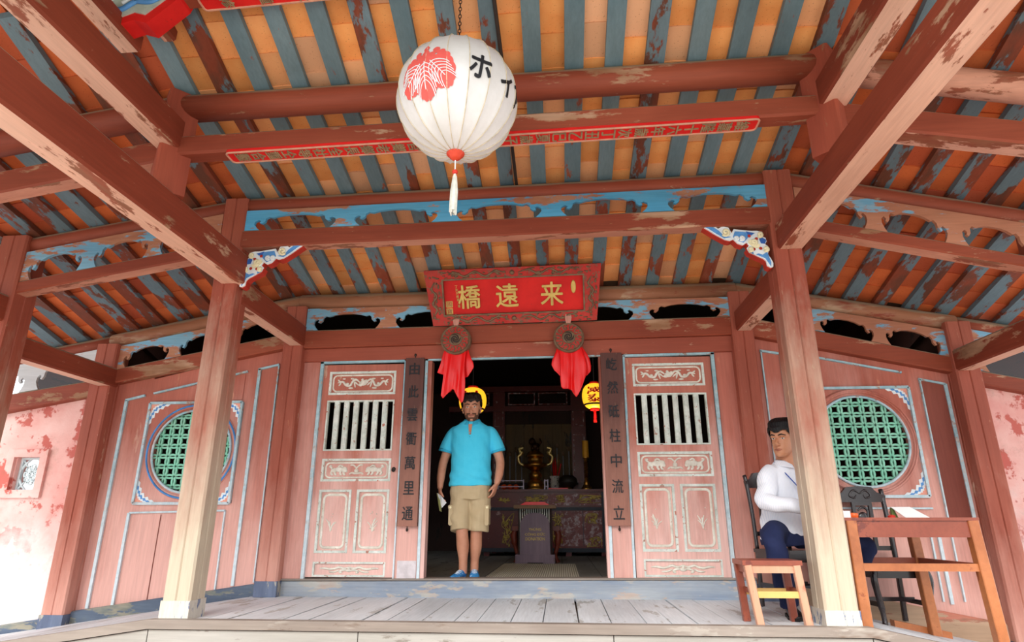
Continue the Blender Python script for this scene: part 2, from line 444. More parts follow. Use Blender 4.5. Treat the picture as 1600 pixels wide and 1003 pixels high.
deck = MB().box(-2.4, 2.4, -1.42, 0.10, -0.10, -0.045).build('floor', 'slab'); struct(deck)
x = -2.36
while x < 2.34:
    w = min(rnd.uniform(0.15, 0.26), 2.36-x)
    if 2.36-x-w < 0.1: w = 2.36-x
    dz = rnd.uniform(-0.004, 0.003)
    skew = rnd.uniform(-0.01, 0.01)
    b = MB(); b.yprism([(x+0.004, -1.47), (x+w-0.004, -1.47), (x+w-0.004+skew, 0.0), (x+0.004+skew, 0.0)], -0.045, dz)
    b.build('plank', 'plank', deck); x += w
for side in (-1, 1):
    wd = MB().prism([(side*2.37, -0.11), (side*5.7, zdeck(side*5.7)-0.10), (side*5.7, zdeck(side*5.7)-0.05), (side*2.37, -0.05)], -1.42, 0.1).build('floor', 'slab'); struct(wd)
    x = 2.37
    while x < 5.6:
        w = rnd.uniform(0.2, 0.32)
        a, c = side*(x+0.004), side*(x+w-0.004)
        MB().prism([(a, zdeck(a)-0.045), (c, zdeck(c)-0.045), (c, zdeck(c)), (a, zdeck(a))], -1.47, 0.0).build('plank', 'plank', wd); x += w
    for (y0, y1, h0, h1, mt) in ((-1.545, -1.472, -0.045, 0.012, 'nosing'), (-1.525, -1.45, -0.50, -0.052, 'fascia')):
        pts = [(0, h0), (side*2.33, h0), (side*5.7, zdeck(side*5.7)+h0), (side*5.7, zdeck(side*5.7)+h1), (side*2.33, h1), (0, h1)]
        if mt == 'nosing':
            t = MB().prism([(side*2.33, h0), (side*5.7, zdeck(side*5.7)+h0), (side*5.7, zdeck(side*5.7)+h1), (side*2.33, h1)], y0, y1).build('trim_1', mt); struct(t)
        else:
            q = 2.33
            while q < 5.6:
                a, c = side*(q+0.004), side*(q+1.1-0.004)
                t = MB().prism([(a, zdeck(a)+h0), (c, zdeck(c)+h0), (c, zdeck(c)+h1), (a, zdeck(a)+h1)], y0, y1).build('trim_2', mt); struct(t); q += 1.1
t = MB().box(-2.33, 2.33, -1.545, -1.472, -0.045, 0.012).build('trim_1', 'nosing'); struct(t)
for a, c in ((-2.33, -0.9), (-0.9, 0.75), (0.75, 2.33)):
    t = MB().box(a+0.003, c-0.003, -1.525, -1.45, -0.50, -0.052).build('trim_2', 'fascia'); struct(t)

# base boards and the threshold
sill = MB(); sill.xbeam(-2.10, -0.04, 0.128, 2.09, -0.02, 0.165, -0.03, 0.10, 0.01)
struct(sill.build('baseboard_center', 'base_blue'))
top = MB().xbeam(-2.10, 0.128, 0.145, 2.09, 0.160, 0.178, -0.045, 0.12, 0.004)
struct(top.build('trim_3', 'nosing'))
struct(MB().xbeam(-4.03, -0.33, -0.14, -2.28, -0.06, 0.11, -0.05, 0.06).build('baseboard_left', 'base_dark'))
struct(MB().xbeam(2.28, -0.06, 0.17, 4.06, -0.42, -0.16, -0.06, 0.06).build('baseboard_right', 'base_wood'))
struct(MB().xbeam(-5.6, -0.62, -0.40, -4.2, -0.37, -0.19, -0.05, 0.06).build('baseboard_left', 'base_dark'))
struct(MB().xbeam(4.22, -0.46, -0.22, 5.6, -0.74, -0.50, -0.06, 0.06).build('baseboard_right', 'base_dark'))

# ------------------------------------------------------------------ roof: rafters and tiles
KY = [-3.10, -2.45, -1.37, 0.0, 0.16]
def zroof(x, y):
    """underside of the rafters"""
    c = [3.735+0.015*x, 3.505+0.018*x, 3.275+0.0166*x, 2.895+0.0033*x, 2.85]
    t = (0.0 if abs(x) <= 2.15 else abs(x)-2.15)
    s = [0.16, 0.16, 0.162, 0.196, 0.196] if x < 0 else [0.17, 0.18, 0.228, 0.206, 0.206]
    h = [a-b*t for a, b in zip(c, s)]
    for k in range(len(KY)-1):
        if y <= KY[k+1] or k == len(KY)-2:
            f = (y-KY[k])/(KY[k+1]-KY[k]); return h[k]+(h[k+1]-h[k])*f
PITCH = 0.268
tile_me = None
def tile_mesh():
    m = MB(); rings = []
    for y, z in ((-0.135, 0.0), (0.135, 0.0)):
        ring = []
        for i in range(5):
            u = -1+i*0.5; ring.append((u*0.122, y, z+0.010*(1-u*u)))
        for i in range(4, -1, -1):
            u = -1+i*0.5; ring.append((u*0.122, y, z+0.010*(1-u*u)+0.016))
        rings.append(ring)
    m.loft(rings)
    o = m.build('tile', 'tile'); me = o.data; bpy.data.objects.remove(o)
    return me
tile_me = tile_mesh(); tile_me2 = tile_me.copy(); tile_me2.materials.clear(); tile_me2.materials.append(M['tile_wing'])
def roof_bay(name, xa, xb, x_first, last, tile_last, wing):
    mb = MB()
    nx = 6
    xs = [xa+(xb-xa)*i/nx for i in range(nx+1)]
    for k in range(len(KY)-1):
        for i in range(nx):
            v = [(X, Y, zroof(X, Y)+0.11) for X, Y in ((xs[i], KY[k]), (xs[i+1], KY[k]), (xs[i+1], KY[k+1]), (xs[i], KY[k+1]))]
            v += [(a, b, c+0.05) for a, b, c in v]
            mb.add(v, [(3, 2, 1, 0), (4, 5, 6, 7), (0, 1, 5, 4), (1, 2, 6, 5), (2, 3, 7, 6), (3, 0, 4, 7)])
    roof = mb.build(name, 'slab'); struct(roof)
    x = x_first
    while x < last:
        w = 0.059+rnd.uniform(-0.005, 0.004); j = rnd.uniform(-0.006, 0.006)
        rings = []
        for Y in KY:
            z0, z1 = zroof(x-w, Y), zroof(x+w, Y)
            rings.append([(x+j-w, Y, z0), (x+j+w, Y, z1), (x+j+w, Y, z1+0.045), (x+j-w, Y, z0+0.045)])
        worn = wing or rnd.random() < 0.16
        MB().loft(rings).build('rafter', 'rafter_worn' if worn else 'rafter', roof)
        cx = x+PITCH/2
        if cx < tile_last:
            off = rnd.uniform(0, 0.22)
            y = 0.12-off
            while y > -3.16:
                y2 = y-0.012
                sx = (zroof(cx+0.1, y2)-zroof(cx-0.1, y2))/0.2; sy = (zroof(cx, y2+0.05)-zroof(cx, y2-0.05))/0.1
                ax = Vector((1, 0, sx)).normalized(); ay = Vector((0, 1, sy+0.05)).normalized(); az = ax.cross(ay).normalized(); ax = ay.cross(az)
                t = bpy.data.objects.new('tile', tile_me2 if wing else tile_me); C.objects.link(t)
                m4 = Matrix((ax, ay, az)).transposed().to_4x4()
                m4 = m4 @ Matrix.Rotation(rnd.uniform(-0.015, 0.015), 4, 'Z')
                m4.translation = Vector((cx+rnd.uniform(-0.004, 0.004), y2, zroof(cx, y2)+0.050+rnd.uniform(0, 0.004)))
                t.parent = roof; t.matrix_local = m4
                y -= 0.235
        x += PITCH
XF = -2.09
roof_bay('ceiling', -2.15, 2.15, XF, XF+PITCH*15.9, XF+PITCH*16, False)
roof_bay('ceiling', 2.15, 5.6, XF+PITCH*16, 5.5, 5.5, True)
roof_bay('ceiling', -5.6, -2.15, XF-PITCH*13, XF-PITCH*0.1, XF, True)
for sd in (-1, 1):         # eaves running on behind the end bays
    v = [(sd*4.15, 0.16, zroof(sd*4.15, 0.16)+0.11), (sd*5.6, 0.16, zroof(sd*5.6, 0.16)+0.11), (sd*5.6, 1.6, zroof(sd*5.6, 0.16)-0.30), (sd*4.15, 1.6, zroof(sd*4.15, 0.16)-0.30)]
    v += [(a, b, c+0.05) for a, b, c in v]
    struct(MB().add(v, [(3, 2, 1, 0), (4, 5, 6, 7), (0, 1, 5, 4), (1, 2, 6, 5), (2, 3, 7, 6), (3, 0, 4, 7)]).build('ceiling', 'dark_timber'))
# unseen other slope of the roof, cut short so daylight reaches the deck
mb = MB()
for xa, xb in ((-5.6, -2.15), (-2.15, 2.15), (2.15, 5.6)):
    h = lambda X, k: zroof(X, KY[k])+0.11
    for (ya, ka, yb, kb) in ((-3.1, 0, -4.75, 2),):
        v = [(xa, ya, h(xa, ka)), (xb, ya, h(xb, ka)), (xb, yb, h(xb, kb)), (xa, yb, h(xa, kb))]
        v += [(a, b, c+0.05) for a, b, c in v]
        mb.add(v, [(3, 2, 1, 0), (4, 5, 6, 7), (0, 1, 5, 4), (1, 2, 6, 5), (2, 3, 7, 6), (3, 0, 4, 7)])
struct(mb.build('ceiling', 'slab'))

# ------------------------------------------------------------------ posts
def post(label, x, y, size, z0, z1, mat, foot=None, group=None):
    o = thing('wooden_post', label, 'post', (x, y, z0))
    h = size/2; g = 0.008; c = 0.014
    # square post with a shallow groove down the middle of each face
    p = []
    for (dx, dy, nx, ny) in ((1, 0, 0, -1), (0, 1, 1, 0), (-1, 0, 0, 1), (0, -1, -1, 0)):
        for t, d in ((-h+c, 0), (-g, 0), (0, -g), (g, 0), (h-c, 0)):
            p.append((x+dx*t+nx*(h+d), y+dy*t+ny*(h+d)))
    MB().yprism(p, z0, z1).build('shaft', mat, o)
    if foot:
        e = 0.004
        b = MB()
        b.box(x-h-e, x+h+e, y-h-e, y+h+e, z0, z0+foot[1])
        b.build('painted_foot', foot[0], o)
    return o
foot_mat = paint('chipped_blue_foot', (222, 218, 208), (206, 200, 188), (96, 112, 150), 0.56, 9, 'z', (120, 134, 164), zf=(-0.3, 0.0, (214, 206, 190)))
foot_dark = paint('dark_blue_foot', (84, 96, 124), (104, 116, 140), (176, 170, 156), 0.6, 6, 'z')
PY = -1.374
post('left front post with pale bleached foot and chipped blue paint', -2.20, PY, 0.20, 0.0, 3.20, 'post', (foot_mat, 0.12))
post('right front post standing between the stool and the table', 2.19, PY, 0.21, 0.0, 3.27, 'post', (foot_mat, 0.10))
post('outer post at the left edge below the low left tie beam', -4.08, PY, 0.24, -0.28, 2.92, 'post')
post('outer post out at the right beyond the wooden table', 4.08, PY, 0.22, -0.38, 2.88, 'post')
post('wall post left of the left carved door', -2.195, -0.02, 0.20, 0.0, 2.72, 'post_wall', (foot_dark, 0.13))
post('wall post right of the right carved door behind the seated man', 2.20, -0.02, 0.20, 0.0, 2.76, 'post_wall', (foot_dark, 0.13))
post('corner post between pink plaster and the left round window', -4.13, -0.03, 0.22, -0.36, 2.36, 'post_wall', (foot_dark, 0.20))
post('corner post between the right round window and pink plaster', 4.14, -0.03, 0.22, -0.46, 2.40, 'post_wall', (foot_dark, 0.18))

# ------------------------------------------------------------------ timbers along the bridge
def xtimber(name, label, cat, *a, mats=('beam_x',), mb=None, **k):
    o = MB().xbeam(*a, mb=mb, **k).build(name, mats); return tag(o, label, cat)
BX = ('beam_x', 'pink_x')
# row of the wall
xtimber('wall_beam', 'beam above the doorway carrying the two round discs', 'beam', -2.10, 2.285, 2.470, 2.10, 2.335, 2.520, -0.09, 0.06)
xtimber('wall_beam', 'sloping beam above the left round window', 'beam', -4.05, 1.955, 2.105, -2.29, 2.290, 2.440, -0.09, 0.06)
xtimber('wall_beam', 'sloping beam above the right round window', 'beam', 2.29, 2.320, 2.500, 4.05, 1.930, 2.080, -0.09, 0.06)
xtimber('wall_beam', 'beam above the left pink plaster wall', 'beam', -5.6, 1.60, 1.79, -4.22, 1.84, 2.00, -0.09, 0.06)
xtimber('wall_beam', 'beam above the right pink plaster wall', 'beam', 4.24, 1.82, 1.95, 5.6, 1.52, 1.65, -0.09, 0.06)
def purlin(label, x0, z0, x1, z1, y, r, mat='beam_x'):
    o = MB().tube([(x0+(x1-x0)*i/6, y, z0+(z1-z0)*i/6) for i in range(7)], r, 16).build('purlin', mat, smooth=True); return tag(o, label, 'purlin')
purlin('round purlin just above the red name board', -2.19, 2.785, 2.19, 2.800, 0.0, 0.092, 'purlin_bare')
purlin('round purlin sloping down over the left window frieze', -4.16, 2.405, -2.19, 2.785, 0.0, 0.088, 'purlin_bare')
purlin('round purlin sloping down over the right window frieze', 2.19, 2.800, 4.17, 2.410, 0.0, 0.088, 'purlin_bare')
purlin('far left purlin over the whitewashed frieze', -5.6, 2.14, -4.16, 2.405, 0.0, 0.08)
purlin('far right purlin over the right plaster wall', 4.17, 2.410, 5.6, 2.11, 0.0, 0.08)
# row of the front posts
xtimber('front_beam', 'long beam between the two front posts under the blue frieze', 'beam', -2.11, 2.755, 2.905, 2.09, 2.810, 2.960, -1.474, -1.345, mats=BX, mb=1)
xtimber('front_beam', 'low sloping beam from the left front post to the left edge', 'beam', -3.96, 2.410, 2.515, -2.30, 2.700, 2.805, -1.474, -1.345, mats=BX, mb=1)
xtimber('front_beam', 'sloping beam from the right front post out to the right', 'beam', 2.29, 2.765, 2.868, 4.0, 2.360, 2.452, -1.474, -1.345, mats=BX, mb=1)
purlin('purlin on the front posts above the blue frieze', -2.20, 3.150, 2.20, 3.220, PY-0.01, 0.080)
purlin('purlin sloping left from the left front post', -4.1, 2.84, -2.20, 3.150, PY-0.01, 0.078)
purlin('purlin sloping right from the right front post', 2.20, 3.220, 4.1, 2.78, PY-0.01, 0.080)
purlin('purlin at the far left over the outer post', -5.6, 2.58, -4.1, 2.84, PY-0.01, 0.078)
purlin('purlin at the far right over the outer post', 4.1, 2.78, 5.6, 2.44, PY-0.01, 0.078)
# row of the struts
SY = -2.42
purlin('thick round purlin behind the white silk lantern', -2.13, 3.368, 2.16, 3.450, SY, 0.093)
purlin('thick round purlin left of the left strut', -4.6, 2.98, -2.13, 3.368, SY, 0.093)
purlin('thick round purlin right of the right strut', 2.16, 3.450, 4.6, 2.98, SY, 0.093, 'pink_x')
insc = MB().xbeam(-2.10, 2.968, 3.112, 2.12, 3.062, 3.205, SY-0.065, SY+0.065, 0.015).build('inscribed_beam', BX); tag(insc, 'beam carrying the long red inscription under its edge', 'beam')
xtimber('strut_beam', 'square beam left of the left strut above the tie beam', 'beam', -4.6, 2.50, 2.68, -2.22, 2.92, 3.09, SY-0.06, SY+0.07, mats=BX, mb=1)
xtimber('strut_beam', 'square beam right of the right strut with peeling underside', 'beam', 2.25, 2.97, 3.14, 4.6, 2.55, 2.71, SY-0.06, SY+0.09, mats=('beam_x', 'pink_peel'), mb=1)

# ------------------------------------------------------------------ timbers across the bridge
BYM = ('beam_y', 'pink_y')
def ytimber(name, label, x, ya, yb, zb, zt, w, ch=0.015):
    o = MB().beam((x, ya, (zb+zt)/2), (x, yb, (zb+zt)/2), w, zt-zb, ch, 0, 1).build(name, BYM); return tag(o, label, 'beam')
ytimber('tie_beam', 'long tie beam crossing overhead from the left front post', -2.14, -1.40, -4.75, 2.440, 2.690, 0.19)
ytimber('tie_beam', 'long tie beam crossing overhead from the right front post', 2.21, -1.40, -4.75, 2.590, 2.800, 0.19)
ytimber('tie_beam', 'tie beam above the outer post at the left edge', -4.08, -1.40, -4.75, 2.16, 2.38, 0.19)
ytimber('tie_beam', 'tie beam above the outer post at the right', 4.08, -1.40, -4.75, 2.10, 2.32, 0.19)
ytimber('collar_beam', 'upper cross beam resting on the left strut', -2.14, -2.40, -3.80, 3.015, 3.235, 0.17)
ytimber('collar_beam', 'upper cross beam resting on the right strut', 2.20, -2.40, -3.80, 3.110, 3.310, 0.18)
ytimber('short_beam', 'short beam from the left front post back to the door wall', -2.16, -1.36, -0.04, 2.305, 2.520, 0.15)
ytimber('short_beam', 'short beam from the right front post back to the door wall', 2.21, -1.36, -0.04, 2.360, 2.560, 0.15)
ytimber('short_beam', 'short beam behind the outer left post below the tiles', -4.08, -1.36, -0.04, 1.925, 2.110, 0.15)
ytimber('short_beam', 'short beam at the right edge above the right plaster wall', 4.11, -1.36, -0.04, 1.935, 2.130, 0.15)
def strut(label, x, zb, zt):
    o = thing('roof_strut', label, 'strut', (x, SY, zb))
    d = 0.135
    MB().yprism([(x-d, SY), (x-0.01, SY-d), (x+0.01, SY-d), (x+d, SY), (x, SY+d)], zb, zt).build('shaft', 'beam_z', o)
strut('left strut standing on the left tie beam', -2.14, 2.68, 3.45)
strut('right strut standing on the right tie beam', 2.18, 2.78, 3.53)
# ridge: king struts, top cross pieces, the inscribed ridge beam and its painted bracket
ytimber('ridge_block', 'short pale block under the ridge at the top left', -2.16, -2.95, -3.45, 3.395, 3.52, 0.14)
ytimber('ridge_block', 'second short block under the ridge beside the painted bracket', -2.02, -2.82, -3.3, 3.585, 3.69, 0.09)
ridge = MB().xbeam(-2.2, 3.60, 3.74, 2.25, 3.77, 3.90, -3.14, -3.02, 0.02).build('ridge_beam', 'beam_x'); tag(ridge, 'ridge beam at the very top with a red inscription', 'beam')
# ------------------------------------------------------------------ friezes with cloud-shaped openings
def cloud_frieze(label, xa, za0, za1, xb, zb0, zb1, y0, y1, n, mat, ends=True):
    """board between two beams: za0..za1 its lower and upper edge at xa; n openings with curled ends cut up from below"""
    L = xb-xa
    lo = lambda t: za0+(zb0-za0)*t
    H = lambda t: (za1-za0)+((zb1-zb0)-(za1-za0))*t
    pitch = 1.0/n
    # one opening in unit width u (-0.5..0.5) and unit height v (0 at the foot)
    half = [(0.345, 0.0), (0.375, 0.12), (0.40, 0.28), (0.395, 0.42), (0.36, 0.50), (0.335, 0.44), (0.35, 0.36), (0.325, 0.32), (0.295, 0.42), (0.29, 0.56), (0.26, 0.64), (0.22, 0.60), (0.15, 0.68), (0.06, 0.72)]
    hole = [(-u, v) for u, v in half] + [(u, v) for u, v in half[::-1]]
    pts = [(0.0, 1.0), (0.0, 0.0)]
    for k in range(n):
        for u, v in hole: pts.append(((k+0.5+u*1.02)*pitch, v))
    pts += [(1.0, 0.0), (1.0, 1.0)]
    poly = [(xa+L*t, lo(t)+H(t)*v) for t, v in pts]
    me_poly = MB()
    # front/back need ear-cut: use bmesh triangulation of the outline
    import bmesh
    bm = bmesh.new()
    f = [bm.verts.new((p[0], y0, p[1])) for p in poly]
    b = [bm.verts.new((p[0], y1, p[1])) for p in poly]
    ff = bm.faces.new(f); bf = bm.faces.new(b[::-1])
    m = len(f)
    for i in range(m): bm.faces.new((f[(i+1) % m], f[i], b[i], b[(i+1) % m]))
    bm.normal_update()
    bmesh.ops.triangulate(bm, faces=[ff, bf])
    bm.verts.index_update()
    me_poly.add([v.co[:] for v in bm.verts], [tuple(v.index for v in q.verts) for q in bm.faces])
    bm.free()
    o = me_poly.build('frieze_board', mat)
    return tag(o, label, 'frieze', 'friezes with cloud openings')
cloud_frieze('bright blue frieze board with chipped paint above the long front beam', -2.10, 2.905, 3.085, 2.09, 2.960, 3.150, -1.466, -1.440, 5, 'frieze_blue')
cloud_frieze('worn frieze board left of the left front post', -3.96, 2.515, 2.775, -2.30, 2.800, 3.065, -1.466, -1.440, 3, 'frieze_mid')
cloud_frieze('bare brown frieze board right of the right front post', 2.30, 2.862, 3.12, 3.97, 2.450, 2.735, -1.466, -1.440, 3, 'frieze_bare')
cloud_frieze('half blue frieze board behind the red name board', -2.09, 2.470, 2.70, 2.10, 2.520, 2.715, -0.085, -0.060, 5, 'frieze_mid')
cloud_frieze('light blue frieze over the left round window', -4.02, 2.105, 2.35, -2.30, 2.440, 2.68, -0.085, -0.060, 3, 'frieze_mid')
cloud_frieze('brown and blue frieze over the right round window', 2.30, 2.500, 2.70, 4.03, 2.080, 2.34, -0.085, -0.060, 3, 'frieze_bare')
cloud_frieze('whitewashed frieze over the left pink plaster wall', -5.6, 1.79, 2.08, -4.24, 2.00, 2.32, -0.085, -0.060, 2, 'frieze_white')
cloud_frieze('blue frieze over the right pink plaster wall', 4.25, 1.95, 2.34, 5.6, 1.65, 2.05, -0.085, -0.060, 2, 'frieze_mid')

# ------------------------------------------------------------------ the shrine wall
def strip(mb, x0, z0, x1, z1, w, y0, y1, mi=0):
    dx, dz = x1-x0, z1-z0; l = math.hypot(dx, dz); nx, nz = -dz/l*w/2, dx/l*w/2
    mb.prism([(x0-nx, z0-nz), (x1-nx, z1-nz), (x1+nx, z1+nz), (x0+nx, z0+nz)], y0, y1, mi)
def part_strip(name, mat, parent, x0, z0, x1, z1, w, y0, y1):
    mb = MB(); strip(mb, x0, z0, x1, z1, w, y0, y1); return mb.build(name, mat, parent)
# centre wall: lintel board, boards beside the doors, door posts
wc = MB().xbeam(-2.10, 2.155, 2.285, 2.10, 2.180, 2.335, -0.045, 0.05, 0.004).build('wall_center', 'lintel'); struct(wc)
MB().box(-2.10, -1.93, -0.012, 0.04, 0.14, 2.17).build('panel', 'wall', wc)
MB().box(1.935, 2.10, -0.012, 0.04, 0.17, 2.19).build('panel', 'wall', wc)
MB().box(-1.075, -0.868, -0.012, 0.06, 0.145, 2.16).build('panel', 'wall', wc)
MB().box(0.885, 1.065, -0.012, 0.06, 0.16, 2.175).build('panel', 'wall', wc)
MB().box(-0.838, -0.798, -0.02, 0.10, 0.146, 2.15).build('door_post', 'door', wc)
MB().box(0.832, 0.858, -0.02, 0.10, 0.16, 2.16).build('door_post', 'door', wc)
white_foot = plain('whitewashed_foot', (206, 196, 198), 0.7, 0, 0.12, 14)
MB().box(-1.045, -0.872, -0.016, -0.011, 0.147, 0.30).build('painted_foot', white_foot, wc)
for x0, z0, x1, z1, w in ((-0.848, 0.146, -0.850, 2.165, 0.026), (0.868, 0.16, 0.870, 2.175, 0.026), (-0.862, 2.158, 0.882, 2.170, 0.022),
                          (-1.905, 0.146, -1.905, 2.155, 0.030), (-1.92, 2.146, -1.07, 2.150, 0.022),
                          (1.910, 0.17, 1.912, 2.175, 0.030), (1.072, 2.160, 1.926, 2.168, 0.022), (1.062, 0.16, 1.072, 2.165, 0.020), (-1.072, 0.146, -1.066, 2.15, 0.012)):
    part_strip('molding', 'bluetrim', wc, x0, z0, x1, z1, w, -0.034, 0.0)

def rail_frame(name, parent, x0, x1, z0, z1, w, y0, y1, mat, names=('top_rail', 'bottom_rail', 'stile', 'stile')):
    MB().box(x0, x1, y0, y1, z1-w, z1).build(names[0], mat, parent)
    MB().box(x0, x1, y0, y1, z0, z0+w).build(names[1], mat, parent)
    MB().box(x0, x0+w, y0, y1, z0+w, z1-w).build(names[2], mat, parent)
    MB().box(x1-w, x1, y0, y1, z0+w, z1-w).build(names[3], mat, parent)
def frame_mb(x0, x1, z0, z1, w, y0, y1, mb=None):
    mb = mb or MB()
    a = [(x0, z0), (x1, z0), (x1, z1), (x0, z1)]; b = [(x0+w, z0+w), (x1-w, z0+w), (x1-w, z1-w), (x0+w, z1-w)]
    vs = [(x, y0, z) for x, z in a]+[(x, y0, z) for x, z in b]+[(x, y1, z) for x, z in a]+[(x, y1, z) for x, z in b]
    fs = []
    for i in range(4):
        j = (i+1) % 4
        fs += [(i, j, 4+j, 4+i), (8+i, 12+i, 12+j, 8+j), (i, 8+i, 8+j, j), (4+i, 4+j, 12+j, 12+i)]
    return mb.add(vs, fs)
def round_rect(x0, x1, z0, z1, r):
    out = []
    for cx, cz, a in ((x1-r, z0+r, -90), (x1-r, z1-r, 0), (x0+r, z1-r, 90), (x0+r, z0+r, 180)):
        for k in range(5): t = R(a+k*22.5); out.append((cx+r*math.cos(t), cz+r*math.sin(t)))
    return out+[out[0]]
def motif(mb, kind, x0, x1, z0, z1, y):
    cx, cz, w, h = (x0+x1)/2, (z0+z1)/2, (x1-x0), (z1-z0)
    def rl(pts, r, n=6): relief(mb, wave([(cx+a*w/2, cz+b*h/2) for a, b in pts], 5), y, r, n=n)
    def bl(a, b, rx, rz): mb.ball((cx+a*w/2, y, cz+b*h/2), (rx*w/2, 0.008, rz*h/2), 9, 6)
    if kind == 'bird':
        bl(0.02, 0.05, 0.13, 0.42); bl(0.12, 0.25, 0.08, 0.3); bl(-0.08, -0.2, 0.08, 0.25); bl(-0.02, 0.5, 0.05, 0.2)
        for s in (-1, 1):
            rl([(s*0.1, 0.1), (s*0.25, 0.55), (s*0.36, 0.3), (s*0.45, -0.3), (s*0.6, -0.25), (s*0.72, 0.25), (s*0.9, 0.1)], 0.012)
            rl([(s*0.86, -0.35), (s*0.8, 0.1), (s*0.9, 0.55)], 0.009)
            bl(s*0.42, -0.68, 0.09, 0.14); bl(s*0.38, 0.66, 0.07, 0.12); bl(s*0.68, 0.66, 0.06, 0.1); bl(s*0.55, -0.05, 0.06, 0.18)
            rl([(s*0.15, -0.3), (s*0.3, 0.2), (s*0.26, -0.6)], 0.008)
    elif kind == 'lions':
        for s in (-1, 1):
            bl(s*0.58, 0.1, 0.17, 0.42); bl(s*0.42, 0.1, 0.11, 0.46); bl(s*0.78, 0.0, 0.1, 0.36); bl(s*0.36, -0.15, 0.06, 0.25)
            for a in (0.40, 0.52, 0.70, 0.82): rl([(s*a, -0.1), (s*(a+0.04), -0.45), (s*(a-0.02), -0.8)], 0.011)
            rl([(s*0.8, 0.2), (s*0.92, 0.6), (s*0.84, 0.7)], 0.010)
            rl([(s*0.46, 0.5), (s*0.56, 0.75), (s*0.64, 0.5)], 0.009)
        bl(0, -0.1, 0.08, 0.35); bl(0, -0.55, 0.14, 0.16); bl(0, 0.35, 0.04, 0.2)
        for s in (-1, 1): rl([(0, 0.3), (s*0.1, 0.75), (s*0.22, 0.8)], 0.008); rl([(0, -0.5), (s*0.16, -0.45), (s*0.24, -0.7)], 0.008)
    elif kind == 'bat':
        bl(0, 0.0, 0.05, 0.5); bl(0, -0.3, 0.1, 0.3); bl(0, 0.35, 0.06, 0.25)
        for s in (-1, 1):
            rl([(0, 0.5), (s*0.14, 0.15), (s*0.3, 0.4), (s*0.42, 0.15), (s*0.56, 0.0), (s*0.72, 0.2), (s*0.88, 0.15)], 0.011)
            rl([(s*0.04, -0.2), (s*0.18, -0.2), (s*0.28, -0.55), (s*0.2, -0.75)], 0.010)
            rl([(s*0.3, -0.2), (s*0.42, -0.55), (s*0.6, -0.6)], 0.008)
    elif kind in ('orchid', 'plum', 'grass', 'reed'):
        q = random.Random(hash(kind) % 97 if False else {'orchid': 3, 'plum': 5, 'grass': 8, 'reed': 11}[kind])
        bx = {'orchid': -0.3, 'plum': 0.1, 'grass': -0.25, 'reed': 0.25}[kind]
        for k in range(7):
            a = q.uniform(-0.7, 0.7); l = q.uniform(0.25, 0.6)
            rl([(bx, -0.45), (bx+a*0.3, -0.45+l*0.6), (bx+a*0.9, -0.45+l)], 0.0045, 5)
        for k in range(10 if kind == 'plum' else 3):
            bl(bx+q.uniform(-0.3, 0.4), q.uniform(-0.5, 0.4), 0.06, 0.025)
def panel(parent, x0, x1, z0, z1, y, w, trim, kind, border=True, bw=0.008, inset=0.03):
    """recessed panel: raised moulding, sunk field, thin border line and a carved motif"""
    fld = MB().box(x0, x1, y+0.008, y+0.02, z0, z1).build('panel', 'door', parent)
    frame_mb(x0, x1, z0, z1, w, y-0.012, y+0.012).build('molding', trim, fld)
    b = MB()
    if border:
        rr = round_rect(x0+w+inset*0.5, x1-w-inset*0.5, z0+w+inset*0.5, z1-w-inset*0.5, min(0.04, (z1-z0)*0.2))
        b.tube([(p[0], y+0.006, p[1]) for p in rr], bw, 6, sq=(1, 0.5, 1))
        b.build('border', 'carving', fld)
    c = MB(); e = w+inset
    motif(c, kind, x0+e, x1-e, z0+e*0.9, z1-e*0.9, y+0.006)
    c.build('carving', 'carving', fld, smooth=True)
